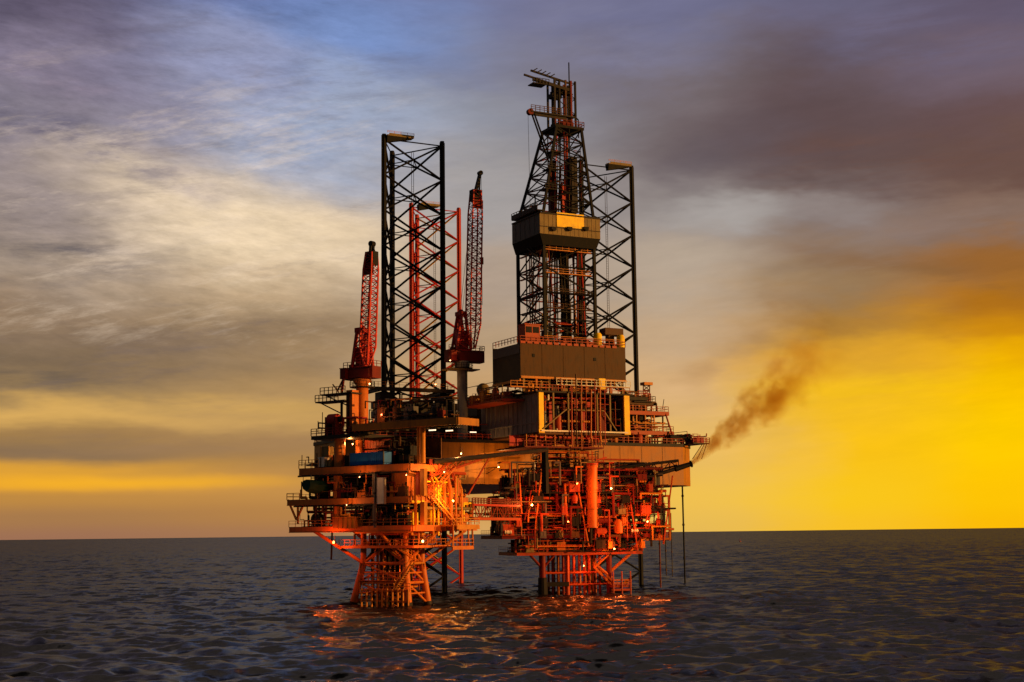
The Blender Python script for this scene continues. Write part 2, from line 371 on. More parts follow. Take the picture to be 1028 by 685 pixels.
# overhanging corner gallery
gz = RIG.front(688, 449, -2)[1]; ga0 = ar - 4; ga1 = RIG.front(692, 447, -1)[0]
cg = P('corner_gallery', 'grating', hull, lambda m: m.box(ga0, ga1, -9.5, -1, htz + .55, htz + .8))
P('railing', 'red', cg, lambda m: m.rail([(ga0, -9.5, htz + .8), (ga1, -9.5, htz + .8), (ga1, -1, htz + .8)], 1.2, 1.1, .06, 3))
P('strut', 'brown', cg, lambda m: [m.tube((ga0 + .5 + i * 1.3, -8.2, htz - 3), (ga1 - .2 - (2 - i) * .6, -8.5, htz + .6), .09, 5) for i in range(3)])
clutter(cg.parent, ga0, ga1 - .5, -9, -2, htz + .8, htz + 3, 10, 3, 1, ['red', 'dark_red', 'red_orange'], seed=77)
pb0 = RIG.f3(672, 439, -6); pb1 = RIG.f3(690, 439.5, -6)
P('stowed_boom', 'black', hull, lambda m: (m.tube(pb0, pb1, .6, 10), m.box(pb1.x - .3, pb1.x + .4, -6.8, -5.2, pb1.z - .9, pb1.z + .9)), True)
# radome on its house
rd = RIG.f3(485, 391.5, 6); rb = RIG.f3(485, 399, 6)
hs = P('radio_house', 'brown', hull, lambda m: (m.box(rb.x - 2.6, rb.x + 2, 4, 9, htz, rb.z + .2)))
P('window', 'black', hs, lambda m: [m.box(rb.x - 2.3 + 1.5 * k, rb.x - 1.3 + 1.5 * k, 3.95, 4, rb.z - 1.3, rb.z - .3) for k in range(2)])
t = thing('radome', 'pale round radome dome on the small house behind the grey crane pedestal', 'radome', RIG, (rd.x, 6, rb.z))
P('dome', 'cladding', t, lambda m: m.ball(rd, 1.55, 24, 16), True)
P('base_ring', 'white', t, lambda m: m.tube((rd.x, 6, rb.z), (rd.x, 6, rd.z - 1.2), .9, 18))

# ---- cantilever
cb = -30
ca0 = RIG.front(541.5, 415, cb)[0]; ca1 = RIG.front(632, 415, cb)[0]
cz1 = RIG.front(545, 394, cb)[1]; cz0 = RIG.front(545, 432, cb)[1]
ct = thing('drilling_cantilever', 'box-like drilling cantilever jutting from the hull beneath the derrick', 'cantilever', RIG, ((ca0 + ca1) / 2, cb, cz0))
def wall(a, sgn):
    def f(m):
        m.box(a - .15, a + .15, cb + .5, -3, cz0 - .3, cz1)
        for k in range(12): m.box(a - sgn * .15 - .12, a - sgn * .15 + .12, cb + 1 + 2.1 * k, cb + 1.3 + 2.1 * k, cz0 - .2, cz1 - .1)
        m.box(a - sgn * .15 - .2, a - sgn * .15 + .2, cb + .6, -3, cz0 + 1.6, cz0 + 1.85)
    return f
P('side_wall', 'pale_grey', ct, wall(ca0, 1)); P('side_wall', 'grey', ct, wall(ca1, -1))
P('floor', 'brown', ct, lambda m: m.box(ca0, ca1, cb + .4, -3, cz0 - .8, cz0 - .35))
P('roof', 'dark', ct, lambda m: m.box(ca0 - .8, ca1 + .8, cb - .2, -3, cz1 + .02, cz1 + .35))
P('inner_wall', 'dark_red', ct, lambda m: m.box(ca0 + .2, ca1 - .2, cb + 9, cb + 9.2, cz0 - .3, cz1))
for x, w in ((ca0 + .5, 1.1), (ca1 - .6, 1.3)):
    P('front_post', 'yellow', ct, lambda m: (m.box(x - w / 2, x + w / 2, cb, cb + .45, cz0 - .3, cz1), m.box(x - w / 2 - .1, x + w / 2 + .1, cb - .08, cb, cz0 - .5, cz0 + .2)))
for u in (556, 571, 584, 600, 613):
    x = RIG.front(u, 415, cb)[0]; P('front_post', 'cladding', ct, lambda m: m.beam((x, cb + .2, cz0), (x, cb + .2, cz1), .32))
w1 = RIG.front(570, 411.5, cb)[1]; wa, wb = RIG.front(568, 411, cb)[0], RIG.front(606, 411, cb)[0]
P('cross_beam', 'cladding', ct, lambda m: m.beam((wa, cb - .1, w1), (wb, cb - .1, w1), .2, .22))
P('cross_beam', 'white', ct, lambda m: m.beam((ca0 + .3, cb - .15, cz0 - .1), (ca1 - .6, cb - .15, cz0 - .1), .3, .3))
P('diagonal', 'cladding', ct, lambda m: m.beam((ca0 + .8, cb - .1, cz0 + .3), (wa, cb - .1, w1), .22)); P('diagonal', 'cladding', ct, lambda m: m.beam((wb, cb - .1, w1), (ca1 - 3.4, cb - .1, cz0 + .3), .22))
fx = RIG.front(560, 415, cb)[0]
for i in range(11):
    x = ca0 + 3 + i * 1.55; P('stripe_panel', random.choice(['red', 'dark_red', 'pale_grey', 'red_orange', 'dark']), ct, lambda m: m.box(x, x + .8, cb + 4, cb + 4.3, cz0 + U(.3, 1), cz1 - U(.4, 2.5)))
P('drum', 'red_orange', ct, lambda m: m.tube((fx + .8, cb + 1.4, cz0 + .2), (fx + .8, cb + 1.4, cz0 + 3.2), .8, 12), True)
clutter(ct, ca0 + 2, ca1 - 2, cb + .6, cb + 8, cz0, cz1 - .5, 40, 8, 5, ['red', 'red_orange', 'dark_red', 'white', 'brown', 'amber', 'dark'], seed=21)
P('railing', 'red_orange', ct, lambda m: m.rail([(ca0, cb - .3, cz1 + .4), (ca1, cb - .3, cz1 + .4)], 1.2, 1.4, .05))
for k_ in range(8):
    x = wa + 1 + (wb - wa) * k_ / 8; zt_ = cz1 + U(.5, 5.5); zb_ = cz0 - U(0, 5)
    P('front_pipe', random.choice(['red_orange', 'red_orange', 'red', 'orange', 'brown']), ct, lambda m: m.path([(x, cb - .6 - U(0, .6), zt_), (x, cb - .6, zb_)], random.choice((.07, .1, .16))), True)
# shaker house and slung deck at the left flank
sb0 = RIG.side(497, 400, ca0 - .3)[0]
P('flank_deck', 'red_orange', ct, lambda m: (m.box(ca0 - 5.5, ca0 - .3, cb + 6, -4, cz1 - 1.3, cz1 - .9), m.rail([(ca0 - 5.5, cb + 6, cz1 - .9), (ca0 - 5.5, -4, cz1 - .9)], 1.2, 1.5, .05)))
clutter(ct, ca0 - 5, ca0 - .6, cb + 7, -4, cz1 - .9, cz1 + 3, 14, 5, 2, ['brown', 'cladding', 'red_orange', 'amber', 'dark'], seed=23)
# things slung below the cantilever front (blow-out preventer deck)
tz = RIG.front(560, 449, cb + 3)[1]
P('texas_deck', 'dark_red', ct, lambda m: (m.box(ca0 - 3, ca1 - 6, cb + 1, cb + 14, tz - .3, tz), m.rail([(ca0 - 3, cb + 1, tz), (ca1 - 6, cb + 1, tz)], 1.1, 1.2, .05)))
for i in range(9):
    x = ca0 - 2.5 + i * (ca1 - ca0 - 4) / 8
    P('hanger', 'amber', ct, lambda m: m.tube((x, cb + 1.2, tz), (x, cb + 1.2, cz0 - .8), .13, 6))
P('red_curtain_wall', 'red', ct, lambda m: m.box(ca0 - 5, ca0 + 3, cb + 4, cb + 4.2, tz + .2, cz0 - .9))
clutter(ct, ca0 - 3, ca1 - 7, cb + 1.5, cb + 8, tz, cz0 - .8, 24, 5, 3, ['red', 'red_orange', 'dark_red', 'amber', 'brown', 'dark'], seed=24)

# ---- substructure and drill floor
fb = -27.5
da0 = RIG.front(522.5, 360, fb)[0]; da1 = RIG.front(628, 365, fb)[0]
dz0 = RIG.front(540, 378, fb)[1]; dz1 = RIG.front(560, 345, fb)[1]
dbk = RIG.side(495, 365, da0)[0]
df = thing('drill_floor', 'brown walled drill floor between the cantilever and the derrick', 'drill floor', RIG, ((da0 + da1) / 2, fb, cz1 + .4))
def wwall(m):
    m.box(da0, da1, fb, fb + .25, dz0, dz1); 
    for k in range(1, 5): m.box(da0 + (da1 - da0) * k / 5 - .05, da0 + (da1 - da0) * k / 5 + .05, fb - .05, fb, dz0 + .1, dz1 - .1)
P('wind_wall', 'windwall', df, wwall)
P('wind_wall', 'dark', df, lambda m: (m.box(da0, da0 + .25, fb + .25, dbk, dz0 - .6, dz1 - 2.6), m.box(da0 + .1, da0 + .25, fb + .25, dbk, dz1 - 2.6, dz1 - .3)))
P('pale_band', 'grey', df, lambda m: m.box(da0 - .06, da0 + .05, fb + .3, dbk, dz1 - 2.4, dz1 - .5))
P('wind_wall', 'windwall', df, lambda m: m.box(da1 - .25, da1, fb + .25, dbk, dz0, dz1))
P('floor_slab', 'brown', df, lambda m: m.box(da0 + .25, da1 - .25, fb + .25, dbk, dz1 - 1.4, dz1 - .9))
P('back_wall', 'dark', df, lambda m: m.box(da0, da1, dbk, dbk + .2, dz0 - 1, dz1))
for u in (535.5, 597): 
    x, z = RIG.front(u, 357 if u < 560 else 361, fb); P('port_hole', 'black', df, lambda m: m.box(x - .3, x + .3, fb - .09, fb - .055, z - .35, z + .35))
P('railing', 'red_orange', df, lambda m: m.rail([(da0, dbk, dz1), (da0, fb, dz1), (da1, fb, dz1), (da1, dbk, dz1)], 1.2, 1.3, .06))
P('girder', 'amber', df, lambda m: (m.beam((da0, fb - .1, dz0 - .25), (da1, fb - .1, dz0 - .25), .3, .5), m.beam((da0 - .1, fb, dz0 - .9), (da0 - .1, dbk, dz0 - .9), .3, .5)))
P('toe_plate', 'red_orange', df, lambda m: [m.box(da0 + i * 1.6, da0 + i * 1.6 + 1.1, fb - .2, fb - .05, dz1 - .35, dz1 + .15) for i in range(15)])
for i in range(9):
    x = da0 + .8 + (da1 - da0 - 1.6) * i / 8
    P('post', random.choice(['amber', 'orange', 'cladding']), df, lambda m: m.beam((x, fb + .3, cz1 + .4), (x, fb + .3, dz0 - .4), .45))
sz = RIG.front(580, 387, fb)[1]
P('walkway', 'white', df, lambda m: (m.box(da0 + 8, da1 + .5, fb - 1, fb + .1, sz - .15, sz), m.rail([(da0 + 8, fb - 1, sz), (da1 + .5, fb - 1, sz)], 1.2, 1.2, .05)))
P('lower_walkway', 'amber', df, lambda m: (m.box(da0 - 3, da0 + 6, fb - 1.2, fb + .3, sz - 1, sz - .8), m.rail([(da0 - 3, fb - 1.2, sz - .8), (da0 + 6, fb - 1.2, sz - .8)], 1.1, 1.3, .05)))
yb = RIG.f3(603, 386, fb - .2)
P('yellow_locker', 'yellow', df, lambda m: (m.box(yb.x - .8, yb.x + .8, fb - .9, fb + .2, yb.z - 1.2, yb.z + 1.2), m.box(yb.x - .7, yb.x + .7, fb - .95, fb - .9, yb.z - 1, yb.z + 1)))
P('column', 'cladding', df, lambda m: [m.box(*( (lambda x: (x - .5, x + .5))(RIG.front(u, 386, fb + 1)[0])), fb + 1, fb + 2, cz1 + .4, dz0 - .3) for u in (545, 550)])
clutter(df, da0 + 1, da1 - 1, fb + .8, fb + 8, cz1 + .4, dz0 - .4, 26, 8, 4, ['red_orange', 'amber', 'brown', 'dark_red', 'dark', 'cladding'], seed=31)
clutter(df, da0 + 1, da1 - 1, fb + .4, fb + 3.6, dz1 - .9, dz1 + 1.6, 10, 6, 2, ['red_orange', 'brown', 'dark', 'amber'], seed=32)
dh = RIG.f3(532.5, 332.5, fb + 2)
h = P('driller_cabin', 'red_orange', df, lambda m: (m.box(dh.x - 1.8, dh.x + 1.8, fb + 1, fb + 4, dz1 - .9, dh.z + 1.2), m.box(dh.x - 2, dh.x + 2, fb + .8, fb + 4.2, dh.z + 1.2, dh.z + 1.4)))
P('window', 'black', h, lambda m: [m.box(dh.x - 1.6 + 1.7 * k, dh.x - .2 + 1.7 * k, fb + .94, fb + 1, dh.z - .5, dh.z + .8) for k in range(2)])
for u, v in ((600, 340), (623, 342)):
    e = RIG.f3(u, v, fb + 2); P('mud_tank', 'yellow', df, lambda m: m.lathe((e.x, fb + 2, dz1 - .9), [(.9, 0), (.9, e.z - dz1 + 1.7), (.6, e.z - dz1 + 2.1)], 12), True)
e = RIG.f3(615, 334, fb + 3)
P('winch_house', 'brown', df, lambda m: (m.box(e.x - 2.2, e.x + 2.4, fb + 2.4, fb + 5, e.z - .6, e.z + .9), m.box(e.x - 1, e.x + .4, fb + 3, fb + 4.5, dz1 - .9, e.z - .6)))
P('side_brace', 'cladding', df, lambda m: m.tube(RIG.f3(618, 383, fb + 1), RIG.f3(632, 397, fb + 1), .2))

# ---- derrick
b0, b1 = -24, -12
x0 = RIG.front(546.5, 290, b0)[0]; x1 = RIG.front(597, 290, b0)[0]; xm = (x0 + x1) / 2; bm = (b0 + b1) / 2
e0 = dz1 - .9; e1 = RIG.front(594, 219, b0)[1]; e2 = RIG.front(562, 128, bm - 2.6)[1]
tw = RIG.front(577, 128, bm - 2.6)[0] - RIG.front(552, 128, bm - 2.6)[0]; tw = max(4.6, min(tw, 6.5))
dk = thing('drilling_derrick', 'tall dark lattice drilling derrick with a yellow windbreak at mid-height', 'derrick', RIG, (xm, bm, e0))
lo = [Vector((x0, b0, 0)), Vector((x1, b0, 0)), Vector((x1, b1, 0)), Vector((x0, b1, 0))]
xt = RIG.front(564, 128, bm)[0]
hi = [Vector((xt - tw / 2, bm - tw / 2, 0)), Vector((xt + tw / 2, bm - tw / 2, 0)), Vector((xt + tw / 2, bm + tw / 2, 0)), Vector((xt - tw / 2, bm + tw / 2, 0))]
for i in range(4):
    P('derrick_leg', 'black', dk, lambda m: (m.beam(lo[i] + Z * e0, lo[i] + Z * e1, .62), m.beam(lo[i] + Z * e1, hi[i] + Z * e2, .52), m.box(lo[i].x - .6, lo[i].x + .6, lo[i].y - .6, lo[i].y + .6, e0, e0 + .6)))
bm_ = ['black', 'black', 'dark_red', 'dark']
for i in range(4):
    j = (i + 1) % 4
    P('bracing', bm_[i], dk, lambda m: m.lattice(lo[i] + Z * (e0 + 1), lo[j] + Z * (e0 + 1), lo[i] + Z * e1, lo[j] + Z * e1, 5, .18, i in (1, 2, 3)))
    P('bracing', bm_[i], dk, lambda m: m.lattice(lo[i] + Z * e1, lo[j] + Z * e1, hi[i] + Z * e2, hi[j] + Z * e2, 6, .15, True))
# guide rails, racked drill pipe, travelling block
for dx, mt in ((-2.2, 'red'), (2.4, 'red'), (-.6, 'dark')):
    P('guide_rail', mt, dk, lambda m: (m.beam((xm + dx, bm, e0), (xt + dx * .55, bm, e2), .22), m.beam((xm + dx, bm + .9, e0), (xt + dx * .55, bm + .9, e2), .14)))
for k in range(18):
    x = xm - .9 + (k % 6) * .36; y = b0 + 3 + (k // 6) * .4
    P('drill_pipe', 'drill_pipe', dk, lambda m: m.tube((x + 1.2, y, e0), (x + .4, y + .6, e1 + 1), .13, 6))
for k in range(8):
    x = x1 - 2.4 + (k % 4) * .34; y = b0 + 2.5 + (k // 4) * .4
    P('drill_pipe', 'drill_pipe', dk, lambda m: m.tube((x, y, e0), (x - .2, y + .4, e1 + 1), .13, 6))
for vv, mt in ((262, 'amber'), (285, 'amber'), (305, 'brown'), (320, 'brown')):
    zz = RIG.front(570, vv - 10, b0)[1]
    P('gallery', mt, dk, lambda m: (m.beam((x0, b0 + .5, zz), (x1, b0 + .5, zz), .9, .18), m.rail([(x0, b0 + .1, zz), (x1, b0 + .1, zz)], 1, 1.5, .04), m.beam((x0 + .5, b0, zz), (x0 + .5, b1, zz), .7, .15)))
zz = RIG.front(563, 195, bm)[1]
tb = P('travelling_block', 'red', dk, lambda m: (m.box(xt - .7, xt + .7, bm - .7, bm + .7, zz - 1.5, zz + 2), m.box(xt - .45, xt + .45, bm - .5, bm + .5, zz - 5.5, zz - 1.5), m.tube((xt, bm, zz - 8), (xt, bm, zz - 5.5), .25)))
P('hoist_line', 'rope', tb, lambda m: [m.tube((xt + d, bm + d2, zz + 2), (xt + d, bm + d2, e2 + 3), .05, 4) for d in (-.5, -.17, .17, .5) for d2 in (-.3, .3)])
for (p, q, mt) in (((x0 + 1, b0 + 1, e0), (x0 + 2.5, b0 + 3, e1), 'cladding'), ((x0 + 3, b0 + .6, e0 + 4), (x0 + 1.2, b0 + .6, e1 - 5), 'dark_red'), ((x1 - 2, b0 + .7, e0), (x1 - 3, b0 + 1, e1), 'red'), ((x1 - 1.2, b0 + 6, e0), (x1 - 2.2, b0 + 6, e1), 'amber'), ((x0 + 2, b1 - 2, e0), (x0 + 3, b1 - 3, e1 + 6), 'dark'), ((x0 + .6, b1 - 5, e0), (x0 + 2, b0 + 4, e1), 'dark_red')):
    P('standpipe', mt, dk, lambda m: m.tube(p, q, .16), True)
P('hose', 'black', dk, lambda m: m.path([Vector((x0 + 5, b0 + 2, e1 - 2)).lerp(Vector((x0 + 2.5, b0 + 2, e0 + 3)), t) + Vector((-2.2 * math.sin(math.pi * t), 0, -2 * math.sin(math.pi * t))) for t in [i / 8 for i in range(9)]], .13), True)
for s in range(7):
    zz = e0 + 2 + s * 3.6; xa = x0 + .8 if s % 2 else x0 + .8
    P('stair_flight', 'dark', dk, lambda m: m.stair((x0 - .2, b0 + (2 if s % 2 else 7), zz), (x0 - .2, b0 + (7 if s % 2 else 2), zz + 3.6), .8, 10))
clutter(dk, x0 + .5, x1 - .5, b0 + 1, b1 - 1, e0, e0 + 6, 18, 5, 2, ['dark', 'dark_red', 'brown', 'black', 'red_orange'], seed=41)
clutter(dk, x0 + 1, x1 - 1, b0 + 2, b1 - 2, e0 + 6, e1, 16, 0, 0, ['dark_red', 'red', 'brown', 'black', 'cladding'], .16, seed=42)
clutter(dk, xt - 3, xt + 3, bm - 3, bm + 3, e1 + 2, e2, 18, 3, 1, ['dark_red', 'red', 'brown', 'black', 'dark'], .12, seed=43)
P('crown_bracing', 'black', dk, lambda m: (m.lattice((xt - 2.6, bm - 1.6, e2), (xt + 2.7, bm - 1.6, e2), (xt - 2.6, bm - 1.6, RIG.front(560, 84, bm)[1]), (xt + 2.7, bm - 1.6, RIG.front(560, 84, bm)[1]), 3, .1, True)))
for k_ in range(16):
    rnd = random.Random(1200 + k_); x = rnd.uniform(x0 + .8, x1 - .8); y = rnd.uniform(b0 + .8, b1 - 1)
    P('service_line', rnd.choice(['black', 'dark', 'dark_red', 'brown', 'black']), dk, lambda m: m.tube((x, y, e0), (x + rnd.uniform(-.6, .6), y, e1 + rnd.uniform(-6, 4)), rnd.choice((.08, .12, .2))), True)
for k_ in range(5):
    zz = e0 + 4 + k_ * 4.6; P('fingerboard', 'dark', dk, lambda m: (m.beam((x0, b0 + 1, zz), (x1, b0 + 1, zz), .5, .12), m.beam((x0 + 1, b0, zz + .4), (x0 + 1, b1, zz + .4), .5, .12), m.rail([(x0 + .2, b0 + .6, zz), (x0 + 5, b0 + .6, zz)], 1, .9, .04)))
# windbreak
wz1 = RIG.front(545, 214.5, b0 - 1.2)[1]; wz0 = RIG.front(545, 234.5, b0 - 1.2)[1]
wa0 = RIG.front(542, 228, b0 - 1.2)[0]; wa1 = RIG.front(602.5, 228, b0 - 1.2)[0]; wbk = RIG.side(514.5, 232, wa0)[0]
ww = P('windbreak', 'cladding', dk, lambda m: (m.box(wa0, wa1, b0 - 1.2, b0 - 1, wz0, wz1), [m.box(wa0 + (wa1 - wa0) * k / 14 - .04, wa0 + (wa1 - wa0) * k / 14 + .04, b0 - 1.25, b0 - 1.2, wz0 + .1, wz1 - .1) for k in range(1, 14)], m.box(wa1 - .2, wa1, b0 - 1, wbk, wz0, wz1), m.box(wa0, wa1, wbk, wbk + .2, wz0, wz1)))
P('side_panel', 'grey', ww, lambda m: (m.box(wa0, wa0 + .2, b0 - 1, wbk, wz0, wz1), [m.box(wa0 - .05, wa0, b0 + 1.2 + 2.2 * k, b0 + 1.3 + 2.2 * k, wz0 + .1, wz1 - .1) for k in range(5)]))  # left face coloured grey to stand in for its shade
P('skirt', 'black', ww, lambda m: m._add([(wa0, b0 - 1.2, wz0), (wa1, b0 - 1.2, wz0), (wa1, wbk + .2, wz0), (wa0, wbk + .2, wz0), (x0 - .4, b0 - .4, wz0 - 2.2), (x1 + .4, b0 - .4, wz0 - 2.2), (x1 + .4, b1 + .4, wz0 - 2.2), (x0 - .4, b1 + .4, wz0 - 2.2)], [(0, 1, 5, 4), (1, 2, 6, 5), (2, 3, 7, 6), (3, 0, 4, 7)]))
P('top_edge', 'dark', ww, lambda m: (m.beam((wa0, b0 - 1.3, wz1 + .15), (wa1, b0 - 1.3, wz1 + .15), .25, .3), m.beam((wa0 - .1, b0 - 1.2, wz1 + .15), (wa0 - .1, wbk, wz1 + .15), .25, .3)))
pa, pz = RIG.front(559, 227.5, b0 - 1.3); pa2, pz2 = RIG.front(586, 216, b0 - 1.3)
P('yellow_board', 'yellow', ww, lambda m: m.box(pa, pa2, b0 - 1.36, b0 - 1.27, pz, pz2), label='bright yellow board in the middle of the windbreak')
P('lower_rail', 'dark', ww, lambda m: m.beam((wa0, b0 - 1.32, wz0 + 1.6), (wa1, b0 - 1.32, wz0 + 1.6), .14, .1))
for u in (556, 572, 588.5):
    x, z = RIG.front(u, 229.5, b0 - 1.6); P('flood_lamp', 'black', ww, lambda m: (m.box(x - .6, x + .6, b0 - 1.75, b0 - 1.4, z - .25, z + .35), m.box(x - .3, x + .3, b0 - 1.9, b0 - 1.4, z - .55, z - .25)))
P('side_gallery', 'dark', dk, lambda m: (m.box(wa0 - .2, wa0 + 1.4, b0 - .5, wbk, e1 + .4, e1 + .6), m.rail([(wa0 - .2, b0 - .5, e1 + .6), (wa0 - .2, wbk, e1 + .6)], 1.3, 1.2, .06, 3), m.box(wa0 - .25, wa0 - .15, b0 - .5, wbk, e1 + .5, e1 + 1.5)))
# monkey boards
for k, vv in enumerate((158, 176, 197)):
    zz = RIG.front(560, vv, bm)[1]; f = (zz - e1) / (e2 - e1); c = lo[0].lerp(hi[0], f)
    P('monkey_board', 'dark', dk, lambda m: (m.box(c.x - .6, c.x + 2.2, c.y - .4, c.y + 2.5, zz - .15, zz), m.rail([(c.x - .6, c.y - .4, zz), (c.x + 2.2, c.y - .4, zz)], 1, .8, .05)))
# crown
c1 = RIG.f3(566, 124, bm); c0 = RIG.f3(527, 109, bm); cc = RIG.f3(562, 90, bm); cz = RIG.front(560, 117, bm)[1]
P('crown_platform', 'black', dk, lambda m: (m.box(xt - 3.6, xt + 3.8, bm - 3.4, bm + 3.4, e2 - .2, e2 + .4), m.box(xt - 3.2, xt - 1.4, bm - 2.6, bm - .6, e2 - 1.4, e2 + 1.0)))
P('crown_ring', 'dark_red', dk, lambda m: (m.rail([(xt - 3.6, bm - 3.4, e2 + .4), (xt + 3.8, bm - 3.4, e2 + .4), (xt + 3.8, bm + 3.4, e2 + .4)], 1.2, 1, .06), m.box(xt - 1.5, xt + 1.6, bm - 2.6, bm - 2, e2 + .4, e2 + 1.6)))
ja = RIG.front(532, 107, bm - 2)[0]; jz = RIG.front(535, 112, bm - 2)[1]
jb = P('jib_walkway', 'dark', dk, lambda m: (m.box(ja, xt + 2, bm - 2.6, bm - 1.4, jz - .3, jz), m.beam((ja, bm - 2, jz - .6), (xt, bm - 2, jz - .6), .25, .6)))
P('railing', 'brown', jb, lambda m: m.rail([(ja, bm - 2.6, jz), (xt - 1.5, bm - 2.6, jz)], 1.3, 1, .06, 3))
P('sheave', 'dark_red', jb, lambda m: m.tube((ja, bm - 2.5, jz - .2), (ja, bm - 1.5, jz - .2), .7, 14), True)
P('jib_strut', 'black', dk, lambda m: [m.tube((ja + .8, bm - 2 + d, jz - .6), (hi[0].x - 1.1, bm - 2 + d, e2 - 8), .2, 6) for d in (-.5, .5)])
P('hanging_line', 'rope', dk, lambda m: m.tube((ja - .5, bm - 2, jz - 1), (ja - .3, bm - 2, jz - 21), .045, 4))
tz0 = RIG.front(560, 98, bm)[1]; tz1 = RIG.front(560, 82, bm)[1]
for dx, mt in ((-2.6, 'dark'), (-1.4, 'black'), (.2, 'brown'), (1.6, 'dark_red'), (2.7, 'black')):
    for dy in (-1.6, 1.6): P('crown_post', mt, dk, lambda m: m.beam((xt + dx, bm + dy, e2), (xt + dx, bm + dy, tz1), .4))
ta = RIG.front(533, 85, bm - 1.6)[0]; ta1 = RIG.front(571, 90, bm - 1.6)[0]
P('crown_block', 'black', dk, lambda m: (m.box(xt - 3.0, xt - .4, bm - 1, bm + 1, tz0 - .4, tz0 + .5), m.tube((xt - .9, bm - .8, tz0 + 1.6), (xt - .9, bm + .8, tz0 + 1.6), .8, 12), m.tube((xt + .9, bm - .8, tz0 + 1.6), (xt + .9, bm + .8, tz0 + 1.6), .8, 12), m.beam((xt - 2.6, bm, tz0 + 1), (xt + 2.7, bm, tz0 + 1), 1.2, .3)))
P('top_boom', 'dark', dk, lambda m: (m.beam((ta + .5, bm - 1.6, tz1 - .9), (ta1, bm - 1.6, tz1 - 2.2), .5, .7), m.beam((ta, bm - 1.6, tz1 + 1), (ta1, bm - 1.6, tz1 - .6), .35, .4), m.beam((ta, bm + 1.6, tz1 + 1), (ta1, bm + 1.6, tz1 - .6), .35, .4), m.rail([(ta + .4, bm - 2, tz1 - 1.7), (ta + 4.4, bm - 2, tz1 - 1.7)], 1.1, .7, .06), m.box(ta + .4, ta + 3.8, bm - 2, bm + .6, tz1 - 1.9, tz1 - 1.7)))
P('roller', 'black', dk, lambda m: [m.beam((ta + .4 + i * 1.1, bm - 1.9, tz1 + .9 - i * .18), (ta + 1.5 + i * 1.1, bm - 1.9, tz1 + 1.6 - i * .18), .22) for i in range(5)])
mx = RIG.front(571.5, 90, bm)[0]
P('mast_aerial', 'black', dk, lambda m: (m.tube((mx, bm, e2), (mx, bm, RIG.front(571, 63, bm)[1]), .16, 6), m.tube((mx, bm, tz0 - 3), (mx + 2.2, bm, e2 + 3.2), .16, 6), m.tube((mx + 2.2, bm, e2 + 3.2), (mx + 2.2, bm, e2 - 1), .16, 6)))

